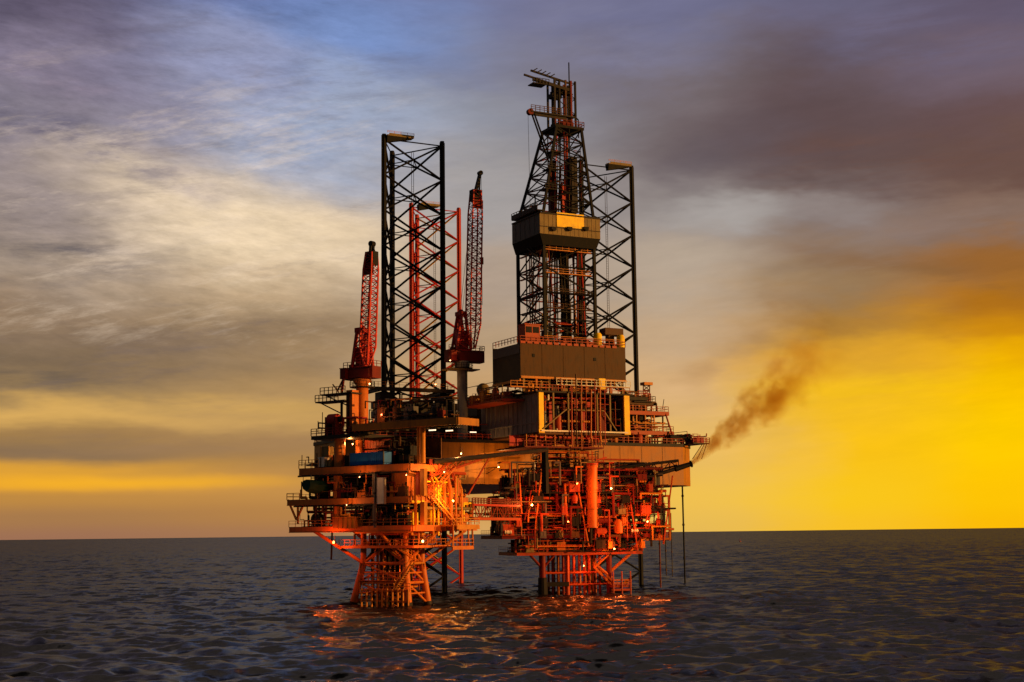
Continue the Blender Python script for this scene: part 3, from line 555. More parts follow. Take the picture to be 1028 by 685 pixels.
# ---- pedestal cranes
def pedestal_crane(label, fr, foot, ztop, house, tower, boom0, boomtop, headw, pmat, w0, tip, pr):
    """foot (a,b,z); house (a0,a1,z0,z1); tower (a0,a1,z0,z1); the boom runs from boom0 to boomtop and ends in the bent head at tip."""
    t = thing('pedestal_crane', label, 'crane', fr, foot, 'red pedestal cranes'); a, b, z = foot
    P('pedestal', pmat, t, lambda m: (m.lathe((a, b, z), [(pr, 0), (pr, (ztop - z) * .86), (pr * 1.5, (ztop - z) * .94), (pr * 1.5, ztop - z)], 16)), True)
    P('ring_walkway', 'dark', t, lambda m: (m.lathe((a, b, ztop - 1.6), [(pr + 1.2, 0), (pr + 1.2, .15)], 16), m.rail([(a + (pr + 1.2) * math.cos(i * math.pi / 6), b + (pr + 1.2) * math.sin(i * math.pi / 6), ztop - 1.45) for i in range(13)], 1.0, 1.2, .04)))
    h0, h1, hz0, hz1 = house
    hh = P('machinery_house', 'dark_red', t, lambda m: (m.box(h0, h1, b - 1.2, b + 1.3, hz0, hz1), m.box(h0 + .6, h1 - .6, b - 1.5, b - 1.2, hz0 + .2, hz1 - .5), m.box(h0 + 1, h0 + 2.2, b - .8, b + .6, hz1, hz1 + .6)))
    P('railing', 'dark_red', hh, lambda m: m.rail([(h0, b - 1.2, hz1), (h1, b - 1.2, hz1), (h1, b + 1.3, hz1)], 1.0, 1, .05))
    P('cab', 'dark_red', t, lambda m: (m.box(h0 + .1, h0 + 1.4, b - 2.3, b - 1.25, hz0 + .1, hz0 + 2.0), m.box(h0, h0 + 1.5, b - 2.4, b - 1.22, hz0 + 2.0, hz0 + 2.15)))
    t0, t1, tz0, tz1 = tower; tm = (t0 + t1) / 2
    def g(m):
        for y in (b - 1.2, b + 1.2):
            m.beam((t0 + .2, y, tz0), (tm - .3, y, tz1), .5); m.beam((t1 - .2, y, tz0), (tm + .5, y, tz1), .5)
            m.lattice((t0 + .2, y, tz0), (t1 - .2, y, tz0), (tm - .3, y, tz1), (tm + .5, y, tz1), 5, .13)
        m.box(tm - .9, tm + .9, b - 1.3, b + 1.3, tz1 - .3, tz1 + .6); m.box(t0 + .6, t1 - .5, b - .7, b + .7, tz0, tz0 + (tz1 - tz0) * .55); m.ball((tm, b, tz1 + .6), .6)
    P('gantry', 'red', t, g)
    p, q = Vector(boom0), Vector(boomtop); d = q - p; wt = headw
    def corner(c, w): return [c + Vector((-w, -w, 0)), c + Vector((w, -w, 0)), c + Vector((w, w, 0)), c + Vector((-w, w, 0))]
    k0, k1 = corner(p, w0 * .35), corner(p + d * .15, w0); k2, k3 = corner(p + d * .85, w0 * .95), corner(q, wt)
    bo = P('boom', 'crane_red', t, lambda m: [(m.tube(k0[i], k1[i], .2, 6), m.tube(k1[i], k2[i], .2, 6), m.tube(k2[i], k3[i], .2, 6)) for i in range(4)])
    def lt(m):
        for i in range(4):
            j = (i + 1) % 4; m.lattice(k1[i], k1[j], k2[i], k2[j], int(d.length / 1.6), .09); m.lattice(k0[i], k0[j], k1[i], k1[j], 3, .07); m.lattice(k2[i], k2[j], k3[i], k3[j], 3, .07)
    P('boom_lacing', 'red', bo, lt)
    tp = Vector(tip)
    P('boom_head', 'black', t, lambda m: (m.box(q.x - wt - .25, q.x + wt + .3, q.y - wt, q.y + wt, q.z - 2.4, q.z + .2), m.beam(q + Vector((0, -.3, 0)), tp + Vector((0, -.3, 0)), .5), m.beam(q + Vector((0, .3, 0)), tp + Vector((0, .3, 0)), .5), m.tube(tp + Vector((0, -.5, 0)), tp + Vector((0, .5, 0)), .55, 10), m.beam(q + Vector((wt, 0, 0)), tp, .3)))
    P('head_plate', 'dark_red', t, lambda m: m.box(q.x - wt - .35, q.x + wt + .45, q.y - wt - .1, q.y - wt, q.z - 4.2, q.z - 2.2))
    P('luffing_rope', 'rope', t, lambda m: [m.tube((tm, b + dd, tz1 + .4), q + Vector((-wt * .5, dd, -1)), .05, 4) for dd in (-.6, .6)])
    return t, q, tp
bb = 4
f = LEFT.f3(363.5, 428, bb)
def lz_(u, v): return LEFT.front(u, v, bb)
t, q, tp = pedestal_crane('red pedestal crane with a near-upright boom at the far left of the rig', LEFT, (f.x, bb, f.z), lz_(363, 381)[1],
    (lz_(349, 375)[0], lz_(378, 375)[0], lz_(363, 381)[1], lz_(363, 369)[1]), (lz_(357, 350)[0], lz_(371, 350)[0], lz_(363, 369)[1], lz_(363, 333)[1]),
    LEFT.f3(368.5, 366, bb - 1.6), LEFT.f3(373, 254, bb - 1.6), .75, 'orange', 1.05, LEFT.f3(373.5, 245, bb - 1.6), 1.15)
bc = -6
f = RIG.f3(464.5, 440, bc)
def cz_(u, v): return RIG.front(u, v, bc)
t, q, tp = pedestal_crane('red pedestal crane on a grey column between the lattice leg and the derrick', RIG, (f.x, bc, htz + .01), cz_(464, 363)[1],
    (cz_(448.5, 357)[0], cz_(484, 357)[0], cz_(464, 364)[1], cz_(464, 352)[1]), (cz_(455, 340)[0], cz_(471, 340)[0], cz_(464, 352)[1], cz_(464, 316)[1]),
    RIG.f3(474.5, 350, bc - 1.6), RIG.f3(477.5, 192, bc - 1.6), .9, 'pale_grey', 1.25, RIG.f3(482, 174, bc - 1.6), 1.15)
hk = RIG.f3(483.8, 262, bc - 1.6)
hookp = P('hook_block', 'black', t, lambda m: (m.box(hk.x - .3, hk.x + .3, hk.y - .2, hk.y + .2, hk.z - .8, hk.z + .8), m.tube(hk - Z * .8, hk - Z * 1.6, .12)))
P('hoist_rope', 'rope', hookp, lambda m: (m.tube(hk + Z * .8, Vector((hk.x, hk.y, tp.z - .3)), .05, 4), m.tube(hk - Z * 1.6, hk - Z * 10, .05, 4)))
P('pedestal_walkway', 'cladding', t, lambda m: (m.box(cz_(447, 370)[0], cz_(478, 370)[0], bc - 2, bc + 2, cz_(464, 372)[1], cz_(464, 371)[1])))

# ================================================================== LEFT PLATFORM
LP = thing('production_platform', 'orange multi-deck production platform on a braced jacket, left of the footbridge', 'platform', LEFT, (-6, 4, 0))
zt = LEFT.front(405, 549, 0)[1]
d1 = LEFT.front(420, 527, -2)[1]; d2 = LEFT.front(400, 498.5, -2)[1]; d3 = LEFT.front(424, 464.5, -2)[1]; d4 = LEFT.front(440, 427, 0)[1]
base = [Vector((-13, 0, 0)), Vector((0, 0, 0)), Vector((-.8, 6.6, 0)), Vector((-11.5, 8, 0))]
top = [Vector((-11.3, 1, 0)), Vector((-1.4, 1, 0)), Vector((-1.9, 6.2, 0)), Vector((-10.2, 7.2, 0))]
zj = LEFT.front(405, 566, 0)[1]                # node level where the splayed braces meet the legs
def jl(i, z): return base[i].lerp(top[i], z / zj) + Z * z if z <= zj else top[i] + Z * z
for i in range(4):
    P('jacket_leg', 'orange', LP, lambda m: (m.tube(base[i] - Z * 6 - (top[i] - base[i]) * .8, jl(i, zj), .75, 14, .62), m.tube(jl(i, zj), top[i] + Z * (d1 - .6), .55, 14)), True)
for i in range(4):
    j = (i + 1) % 4
    for z, r in ((zj, .3), (zj * .55, .26), (zt, .28)):
        P('jacket_brace', 'orange', LP, lambda m: m.tube(jl(i, z), jl(j, z), r, 8), True)
    # inverted-V braces from each node up to the cellar deck
    mid = (top[i] + top[j]) / 2
    for k in (i, j):
        P('jacket_brace', 'orange', LP, lambda m: m.tube(jl(k, zj), mid + Z * (zt), .28, 8), True)
    P('jacket_brace', 'orange', LP, lambda m: m.tube(jl(i, zj * .55), jl(j, .3), .2, 8), True)
    P('jacket_brace', 'orange', LP, lambda m: m.tube(jl(j, zj * .55), jl(i, zj), .2, 8), True)
for i in range(4):
    P('splash_zone', 'dark', LP, lambda m: m.tube(base[i] - Z * 2 - (top[i] - base[i]) * .25, base[i].lerp(top[i], .09) + Z * .09 * zj, .82, 14, .80), True)
# splayed struts to the cellar-deck corners
pl = LEFT.f3(315, 533, -1)
P('splay_strut', 'orange', LP, lambda m: m.tube(jl(0, zj), pl, .34, 8), True)
P('splay_strut', 'orange', LP, lambda m: m.tube(jl(3, zj), pl + Vector((0, 11, 0)), .34, 8), True)
pr_ = LEFT.s3(444, 549, 1.5)
for k, q in ((1, Vector((2.2, 6, d1 - 1))), (2, Vector((2.2, 14, d1 - 1))), (1, Vector((-5.5, -1.5, d1 - 1)))):
    P('splay_strut', 'orange', LP, lambda m: m.tube(jl(k, zj), q, .3, 8), True)
# under-deck frame level
P('frame_level', 'orange', LP, lambda m: [m.beam(p, q, .3, .45) for p, q in (((-15.5, -1, zt), (2, -1, zt)), ((-15.5, 9.5, zt), (2, 9.5, zt)), ((-15.5, -1, zt), (-15.5, 9.5, zt)), ((2, -1, zt), (2, 9.5, zt)))])
P('frame_floor', 'brown', LP, lambda m: m.box(-14, 1, 1, 8.5, zt - .3, zt - .1))
P('railing', 'orange', LP, lambda m: m.rail([(-15.5, -1, zt + .2), (2, -1, zt + .2), (2, 9.5, zt + .2)], 1.1, 1.3, .045))
clutter(LP, -13, 1, 0, 8, zt, d1 - 1.2, 22, 4, 3, ['orange', 'brown', 'dark', 'amber', 'red_orange'], seed=51)
clutter(LP, -11.5, -1.2, .2, 6, 1.6, zj, 26, 0, 0, ['orange', 'brown', 'amber', 'dark', 'red_orange'], .13, seed=511)
for z_, r_ in ((zj * .78, .16), (zj * .3, .16)):
    for i in range(4): P('jacket_brace', 'orange', LP, lambda m: m.tube(jl(i, z_), jl((i + 1) % 4, z_), r_, 7), True)
P('access_ladder', 'amber', LP, lambda m: (m.lattice((-8.6, -.3, 1), (-8, -.3, 1), (-8.6, .6, zt), (-8, .6, zt), 22, .045)))
P('mid_walkway', 'orange', LP, lambda m: (m.box(-11.6, -1.2, -.1, .9, zj * .55 + .3, zj * .55 + .38), m.rail([(-11.6, -.1, zj * .55 + .38), (-1.2, -.1, zj * .55 + .38)], 1.1, 1.1, .045)))
# conductors inside the jacket
for k in range(15):
    x = -10.2 + (k % 8) * 1.15; y = 2.4 + (k // 8) * 2.3
    P('conductor', random.choice(['dark', 'black', 'brown', 'grey']), LP, lambda m: m.tube((x, y, -5), (x + U(-.2, .2), y, d1 - 1), U(.22, .36), 10), True)
# boat landing with fender posts
blz = LEFT.front(390, 593, -1)[1]
bl = P('boat_landing', 'orange', LP, lambda m: (m.beam((-9.8, -1.2, blz), (1.4, -1.2, blz), .35, .3), m.beam((-9.8, -1.2, 1.0), (1.4, -1.2, 1.0), .35, .3), m.box(-9.8, 1.2, -1.1, .6, blz + .16, blz + .22)))
for k in range(10):
    x = -9.6 + k * 1.2; P('fender_post', 'amber', bl, lambda m: m.tube((x, -1.5, -.8), (x, -1.5, blz + .3), .17, 8), True)
P('railing', 'amber', bl, lambda m: m.rail([(-9.8, -1, blz + .2), (1.2, -1, blz + .2)], 1.1, 1.2, .05))
P('stairway', 'amber', LP, lambda m: (m.stair((-1.5, -1.6, blz + .2), (2.5, -1.6, zj + .5), .9, 14), m.stair((2.5, -.6, zj + .5), (-2.5, -.6, zt + .2), .9, 12)))
P('caisson', 'dark', LP, lambda m: m.tube((-19, 1, d1 - 1), (-19.2, 1, 8.2), .18))
# decks
q1 = LEFT.front(290, 527, -2)[0]; q2 = LEFT.front(288, 499, -2)[0]; q3 = LEFT.front(300, 469, -2)[0]
DB = LEFT.side(479, 528, 2.5)[0]
dkA = deck(LP, q1, 2.5, -2, DB, d1, 'orange', 1.0, 7, 'FRL'); dkB = deck(LP, q2, 2.0, -2, DB - 2, d2, 'orange', 1.0, 7, 'L', label='middle deck of the left platform')
dkC = deck(LP, q3, 2.0, -2, DB - 3, d3, 'orange', 1.2, 7, 'LB'); 
P('railing', 'amber', dkB, lambda m: m.rail([(q2, -2, d2), (q2 + 3.2, -2, d2)], 1.2, 1.1, .05)); P('railing', 'amber', dkC, lambda m: m.rail([(q3, -2, d3), (q3 + 5, -2, d3)], 1.5, 1.4, .05))
P('railing', 'brown', dkC, lambda m: m.rail([(2, -2, d3), (2, DB - 3, d3)], 1.1, 1.4, .05))
# left overhang bracing
for u0, v0, u1, v1 in ((289, 502, 297.5, 522), (299, 502, 299, 526), (307, 502, 297.5, 522)):
    P('overhang_brace', 'amber', LP, lambda m: m.beam(LEFT.f3(u0, v0, -1.9), LEFT.f3(u1, v1, -1.9), .3))
# columns storey by storey
for (za, zb) in ((d1, d2), (d2, d3)):
    for u, w, mt in ((338.5, 1.1, 'orange'), (318, .35, 'brown'), (376, .5, 'grey'), (425, .9, 'amber')):
        x = LEFT.front(u, 490, -1.4)[0]; P('column', mt, LP, lambda m: m.box(x - w / 2, x + w / 2, -1.75, -1.75 + w, za, zb - 1.06))
    for x, y in ((q3 + 2, 8), (-12, 8), (-3, 8), (1.3, 5), (1.3, 10), (1.3, DB - 4)):
        P('column', 'orange', LP, lambda m: m.tube((x, y, za), (x, y, zb - 1.06), .4, 10), True)
# process plant per storey
clutter(LP, q1 + 3, -1, 0, 9, d1, d2 - 1.1, 40, 14, 7, ['dark', 'black', 'dark', 'brown', 'dark_red', 'green', 'grey'], seed=52)
clutter(LP, q3 + 1, -1, 0, 9, d2, d3 - 1.4, 36, 14, 6, ['dark', 'black', 'brown', 'dark', 'dark_red', 'black'], seed=53)
P('bulkhead', 'dark', LP, lambda m: m.box(q3 + 2, -1, 9.5, 9.7, d2, d3 - 1.4)); P('bulkhead', 'dark', LP, lambda m: m.box(-19, -2, 10, 10.2, d1, d2 - 1.1))
LM = ['brown', 'orange', 'dark', 'amber', 'dark_red', 'brown', 'black']
for k_ in range(55):
    rnd = random.Random(300 + k_); lo_z = rnd.choice((d1, d1, d2, d2)); hi_z = {d1: d2, d2: d3, d3: d3 + 3}[lo_z]; x = rnd.uniform(q3 + 1, 1.5); y = rnd.uniform(-1.9, -1.2); z = lo_z + rnd.uniform(.2, 3)
    pts_ = [(x, y, lo_z), (x, y, z), (max(q3, min(1.8, x + rnd.uniform(-5, 5))), y, z)]; pts_.append((pts_[2][0], y, min(hi_z - 1.2, z + rnd.uniform(.5, 3))))
    P('front_pipe', rnd.choice(LM), LP, lambda m: m.path(pts_, rnd.choice((.06, .09, .13, .18))), True)
for k_ in range(2):
    za_ = (d1, d2)[k_]; clutter(LP, q3 + 1, 1, -1.9, -.4, za_, za_ + 2.6, 4, 7, 2, LM + ['grey', 'dark'], seed=700 + k_)
P('hung_cable_tray', 'dark', LP, lambda m: (m.beam((q3, -2.25, d3 - 1.5), (1.8, -2.25, d3 - 1.5), .12, .3), m.beam((q2 + 2, -2.25, d2 - 1.3), (1.8, -2.25, d2 - 1.3), .12, .25)))
# right-hand face, pipes and risers facing the low sun
PR = LP
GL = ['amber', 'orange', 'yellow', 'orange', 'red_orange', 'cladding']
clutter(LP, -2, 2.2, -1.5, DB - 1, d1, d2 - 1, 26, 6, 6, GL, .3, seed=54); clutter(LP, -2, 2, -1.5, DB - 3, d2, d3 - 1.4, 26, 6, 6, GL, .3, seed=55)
for k in range(9):
    y = -1 + k * (DB - 2) / 9; x = 2.3 + U(-.3, .5)
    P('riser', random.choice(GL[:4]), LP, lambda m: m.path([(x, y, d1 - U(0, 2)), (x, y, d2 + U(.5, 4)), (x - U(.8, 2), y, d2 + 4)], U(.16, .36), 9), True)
ob = LEFT.f3(400.5, 485, -1)
P('equipment_room', 'orange', LP, lambda m: (m.box(ob.x - 1.8, ob.x + 1.8, -1, 3, d2, d3 - 1.4), [m.box(ob.x - 1.8 + .6 * k, ob.x - 1.72 + .6 * k, -1.04, -1, d2, d3 - 1.5) for k in range(7)]))
oc = LEFT.f3(421, 489, -1); P('vessel', 'red_orange', LP, lambda m: m.lathe((oc.x, -1, d2), [(.7, .2), (.7, 3.6), (.4, 4.1)], 12), True)
og = LEFT.f3(423, 515, -1.4); P('vessel', 'green', LP, lambda m: m.lathe((og.x, -1, d1), [(.4, 0), (.75, 1), (.75, 3.4), (.4, 4)], 12), True)
P('stairway', 'amber', LP, lambda m: m.stair((3.2, 10, d1), (3.2, 3, d2), .9, 14)); P('stairway', 'orange', LP, lambda m: m.stair((3, 2.5, d2), (3, 9.5, d3 - .4), .9, 14))
# low side deck towards the bridge
sd = LEFT.side(462, 548, 3)[0]
P('side_deck', 'orange', LP, lambda m: (m.box(2.6, 6, 5, sd, zt - .2, zt), m.rail([(6, 5, zt), (6, sd, zt)], 1.2, 1.2, .06), m.beam((6, 5, zt - .4), (6, sd, zt - .4), .25, .5), m.beam((5.8, sd, zt), (5.8, sd, d1), .25), m.beam((5.8, 5.5, zt), (5.8, 5.5, d1), .25), m.beam((5.8, 10, zt), (5.8, 10, d1), .25)))
SE = LEFT.side(481, 528, 6.2)[0]
P('side_deck', 'amber', LP, lambda m: (m.box(2.6, 6.2, 6, SE, d1 - .3, d1 - .02), m.rail([(6.2, 6, d1), (6.2, SE, d1)], 1.1, 1.2, .06), m.beam((6.25, 6, d1 - .5), (6.25, SE, d1 - .5), .2, .7)))
# storey above the weather deck
col = LEFT.f3(341, 450, 0)
P('tall_column', 'orange', LP, lambda m: m.tube((col.x, 0, d3), (col.x, 0, d4 - .5), 1.05, 16), True)
c2 = LEFT.f3(424.5, 445, 0)
P('tall_column', 'amber', LP, lambda m: (m.tube((c2.x, 0, d3), (c2.x, 0, d4 + 1), .45, 12), m.tube((c2.x - 1, 0, d3), (c2.x - 1, 0, d4 + 1), .3, 12)), True)
c3 = LEFT.f3(361, 440, 5); P('tall_column', 'orange', LP, lambda m: m.tube((c3.x, 5, d3), (c3.x, 5, d4 - .5), .8, 12), True)
P('lit_wall', 'red_orange', LP, lambda m: (m.box(col.x + .5, col.x + 6, 5.5, 5.7, d3, d4 - 1.4), [m.box(col.x + .6 + .7 * k, col.x + .7 + .7 * k, 5.44, 5.5, d3, d4 - 1.4) for k in range(8)]))
ua = LEFT.front(316, 435, -1)[0]
u1 = LEFT.front(354, 428, -2.5); u2 = LEFT.front(459, 419, -2.5)
zb4 = LEFT.front(400, 424, -2.5)[1]
up = P('top_deck', 'grating', LP, lambda m: m.box(u1[0], u2[0], -2.3, 3.5, zb4 - .25, zb4 - .05))
P('edge_girder', 'hull', up, lambda m: (m.beam((u1[0], -2.5, zb4 - .45), (u2[0], -2.5, zb4 - .45), .3, 1.25), m.beam((u2[0] + .1, -2.5, zb4 - .45), (u2[0] + .1, 3.5, zb4 - .45), .3, 1.25)))
P('cross_beam', 'dark', up, lambda m: [m.beam((u1[0] + 1 + 2.4 * k, -2.2, zb4 - .7), (u1[0] + 1 + 2.4 * k, 3.5, zb4 - .7), .3, .8) for k in range(9)])
lt_ = P('lower_top_deck', 'dark', LP, lambda m: (m.box(ua, u1[0] + 1, -2, 8, LEFT.front(330, 438, -2)[1] - .5, LEFT.front(330, 438, -2)[1] + .2)))
lzz = LEFT.front(330, 438, -2)[1] + .2
P('railing', 'dark_red', lt_, lambda m: m.rail([(ua, -2, lzz), (u1[0], -2, lzz)], 1.3, 1.2, .06, 3))
clutter(LP, ua + .8, u1[0], -1, 6, lzz, lzz + 3.4, 22, 6, 3, ['dark_red', 'red', 'dark', 'brown', 'red_orange'], seed=56)
clutter(LP, u1[0] + 1, u2[0] - 4, -1, 3.2, zb4, zb4 + 4.5, 30, 9, 4, ['dark', 'black', 'brown', 'dark_red', 'amber', 'grey'], seed=57)
wst = LEFT.f3(355.5, 410, 2)
P('stair_tower', 'orange', LP, lambda m: (m.box(wst.x - 1.1, wst.x + .4, 1, 4, zb4, LEFT.front(355, 392, 2)[1])))
for (u0, u1_, v) in ((320, 343, 404), (325, 350, 396.5)):
    e0_ = LEFT.f3(u0, v, 1); e1_ = LEFT.f3(u1_, v, 1)
    lp = P('lookout_platform', 'dark', LP, lambda m: (m.box(e0_.x, e1_.x + 1.5, 0, 3, e0_.z - .25, e0_.z), m.tube((e1_.x, 1, lzz), (e1_.x, 1, e0_.z), .25), m.tube((e1_.x, 1, e0_.z - 2.5), (e0_.x + .5, 1, e0_.z - .2), .12)))
    P('railing', 'brown', lp, lambda m: m.rail([(e0_.x, 0, e0_.z), (e1_.x, 0, e0_.z)], 1.2, .9, .06))
j0 = LEFT.f3(343, 396, 1); j1 = LEFT.f3(334, 386, 1); j2 = LEFT.f3(345, 380, 1)
P('davit', 'dark_red', LP, lambda m: (m.beam(j0, j2, .35), m.beam(j2, LEFT.f3(339, 392, 1), .25), m.beam(LEFT.f3(340, 394, 1), j1, .18)))
P('whip_aerial', 'black', LP, lambda m: [m.tube(LEFT.f3(u, v, 0), LEFT.f3(u + .2, v2, 0), .08, 5) for u, v, v2 in ((323.5, 432, 414), (303, 468, 457), (318, 466, 455))])
# under the top deck, storey with machinery
clutter(LP, col.x + 5, 0, 1, 9, d3, d4 - 1.5, 20, 7, 3, ['dark', 'black', 'brown', 'dark_red'], seed=58)
clutter(LP, q3 + 1, col.x - 1, -1, 6, d3, d3 + 2.2, 12, 5, 2, ['brown', 'pale_grey', 'dark', 'red_orange', 'cladding'], seed=59)
P('bulkhead', 'brown', LP, lambda m: m.box(col.x + 2, 0, 9.6, 9.8, d3, d4 - 1.4))

# flare boom of the left platform, sweeping right past the gap
fp = LEFT.s3(432, 464, 2.0); fe_w = CAM + ray(547, 452) * (280 / ray(547, 452).y)
fe = fe_w - LEFT.o; fe = Vector((fe.dot(LEFT.A), fe.dot(LEFT.B), fe.z))
fb_t = thing('slender_boom', 'long dark red boom reaching right from the left platform across the gap', 'boom', LEFT, (fp.x, fp.y, fp.z - 1))
dirn = (fe - fp); sidev = dirn.cross(Z).normalized() * .7
P('top_chord', 'dark', fb_t, lambda m: (m.tube(fp + sidev, fe + sidev * .6, .42, 8), m.tube(fp - sidev, fe - sidev * .6, .42, 8)), True)
P('bottom_chord', 'red_orange', fb_t, lambda m: (m.tube(fp - Z * 2.6, fp.lerp(fe, .42) - Z * .5, .22, 8)), True)
P('lacing', 'dark', fb_t, lambda m: (m.lattice(fp + sidev, fp - sidev, fe + sidev * .6, fe - sidev * .6, 26, .1), m.beam(fp, fe, 1.3, .5)))
P('stay', 'red_orange', fb_t, lambda m: (m.tube(LEFT.s3(470, 497, 3), fp.lerp(fe, .5), .16, 6), m.tube(fp - Z * 2.6, fp.lerp(fe, .2), .14, 6), m.lattice(fp - Z * 2.6, fp, fp.lerp(fe, .42) - Z * .5, fp.lerp(fe, .42), 6, .1)))
P('end_post', 'black', fb_t, lambda m: m.box(fe.x - .5, fe.x + .5, fe.y - .5, fe.y + .5, fe.z - 8.5, fe.z + .5))
P('foot_frame', 'dark_red', fb_t, lambda m: (m.box(fp.x - 2.5, fp.x + .6, fp.y - 1, fp.y + 1, fp.z - .5, fp.z + .45)))

# ================================================================== RIGHT PLATFORM
RP = thing('wellhead_platform', 'red-orange wellhead platform crowded with pipework under the rig hull', 'platform', RIGHT, (7, 6, 0))
F = RIGHT.front
e_1 = F(580, 554, -1)[1]; e_2 = F(580, 537, -2)[1]; e_3 = F(580, 513, -2)[1]; e_4 = F(580, 493, -1)[1]; e_5 = F(580, 470, 0)[1]
xr = F(612, 597, 0)[0]; xq = F(570, 597, 0)[0]
legs = [(0, 0), (xq, 0), (xr, 0), (3.0, 11), (xr, 11)]
for k, (x, y) in enumerate(legs):
    P('jacket_leg', ['dark_red', 'red_orange', 'dark_red', 'dark_red', 'red_orange'][k], RP, lambda m: m.tube((x, y, -6), (x, y, e_2 - .8), [.65, .42, .6, .6, .6][k], 14), True)
for y in (0, 11):
    for z in (e_1 - .5, F(580, 575, 0)[1], F(580, 587, 0)[1]):
        P('jacket_brace', 'red_orange', RP, lambda m: m.tube((3. if y else 0, y, z), (xr, y, z), .22, 8), True)
for x in (0, xr):
    for z in (F(580, 575, 0)[1], F(580, 587, 0)[1]): P('jacket_brace', 'dark_red', RP, lambda m: m.tube((x, 0, z), (x or 3., 11, z), .22, 8) if x else m.tube((0, 0, z), (3., 11, z), .22, 8), True)
    P('jacket_brace', 'dark_red', RP, lambda m: m.tube((x, 0, 1), (x or 3., 11, e_1 - 1), .22, 8), True)
xn = F(544.5, 571, 0); 
P('splay_strut', 'dark_red', RP, lambda m: m.tube((0, 0, xn[1]), RIGHT.f3(531, 556, -.5), .3, 8), True); P('splay_strut', 'dark_red', RP, lambda m: m.tube((0, 0, xn[1]), RIGHT.f3(556, 558, 0), .26, 8), True)
P('splay_strut', 'orange', RP, lambda m: m.tube((xr, 0, F(612, 575, 0)[1]), RIGHT.f3(633, 556, -.5), .32, 8), True); P('splay_strut', 'orange', RP, lambda m: m.tube(RIGHT.f3(614, 580, -.2), RIGHT.f3(598, 567, -.2), .3, 8), True)
P('gear_clamp', 'black', RP, lambda m: (m.beam((0, 0, F(544, 587, 0)[1]), (5.5, 0, F(544, 587, 0)[1]), .9, .9), m.lathe((0, 0, -2), [(1.1, 0), (.95, F(544, 580, 0)[1] + 2)], 12)))
for k in range(20):
    x = 2.6 + (k % 10) * (xr - 3.6) / 9.5; y = 1.5 + (k // 10) * 3
    P('conductor', random.choice(['red_orange', 'dark_red', 'brown', 'red_orange', 'orange']), RP, lambda m: m.tube((x, y, -5), (x, y, e_3), U(.2, .33), 10), True)
# landing stage at the waterline
la_, lz1 = F(613, 576, -1.5); lb_ = F(632, 576, -1.5)[0]
ls = P('landing_stage', 'red_orange', RP, lambda m: (m.box(la_, lb_, -2.5, 1.5, 1.4, 1.6), m.beam((la_, -2.5, .9), (lb_, -2.5, .9), .3, .4), m.box(la_, lb_, -2.5, 1.5, F(620, 588, -2)[1], F(620, 588, -2)[1] + .15)))
P('railing', 'orange', ls, lambda m: m.rail([(la_, -2.5, 1.6), (lb_, -2.5, 1.6), (lb_, 1.5, 1.6)], 1.2, .9, .07)); P('railing', 'orange', ls, lambda m: m.rail([(la_, -2.5, F(620, 588, -2)[1]), (lb_, -2.5, F(620, 588, -2)[1])], 1.2, .9, .07))
P('fender_post', 'red_orange', ls, lambda m: [m.tube((x, -2.6, -2), (x, -2.6, lz1 + .5), .15, 8) for x in (la_ + .2, (la_ + lb_) / 2, lb_ - .2)])
P('stairway', 'orange', RP, lambda m: (m.stair((la_ + .5, -1.2, 1.6), (la_ - 3.2, -1.2, F(600, 570, 0)[1]), .9, 12), m.stair((la_ - 3.2, -.4, F(600, 570, 0)[1]), (la_ + .8, -.4, e_1), .9, 12)))
# decks
a10, a11 = F(518, 554, -1)[0], F(645, 554, -1)[0]; a20, a21 = F(503, 537, -2)[0], F(657, 537, -2)[0]
a30, a31 = F(506, 513, -2)[0], F(668, 513, -2)[0]; a40, a41 = F(520, 493, -1)[0], F(663, 493, -1)[0]
deck(RP, a10, a11, -1, 13, e_1, 'red_orange', .55, 8, 'FRL', 'red_orange'); deck(RP, a20, a21, -2, 15, e_2, 'dark_red', .6, 9, 'FRL', 'red_orange')
deck(RP, a30, a31, -2, 15, e_3, 'dark_red', .5, 9, 'FRL', 'red_orange'); deck(RP, a40, a41, -1, 14, e_4, 'dark', .5, 8, 'FRL', 'red_orange')
RM = ['red_orange', 'red', 'dark_red', 'red_orange', 'orange', 'dark', 'brown', 'black', 'grey', 'black', 'cladding', 'dark']
clutter(RP, a10 + 1, a11 - 1, -.8, 9, e_1, e_2 - .9, 34, 9, 4, RM, seed=61)
clutter(RP, a20 + 1, a21 - 1, -1.8, 10, e_2, e_3 - .9, 60, 16, 9, RM, .28, seed=62)
clutter(RP, a30 + 1, a31 - 1, -1.8, 10, e_3, e_4 - .9, 60, 16, 9, RM, .28, seed=63)
clutter(RP, a40 + 1, a41 - 1, -.8, 10, e_4, e_5, 46, 12, 6, RM, .25, seed=64)
FM = ['red_orange', 'dark_red', 'dark', 'brown', 'red_orange', 'orange', 'black', 'dark', 'dark_red', 'grey', 'black', 'cladding', 'amber', 'dark']
for q_ in range(7):
    zq = e_1 + .6 + q_ * (e_5 - e_1 - 1) / 7
    clutter(RP, (a10 if q_ < 1 else a30) + 1, a41 - .5 - (1 if q_ > 4 else 0), -3.0, -2.1, zq, zq + 2.6, 3, 4, 1, FM, seed=660 + q_)
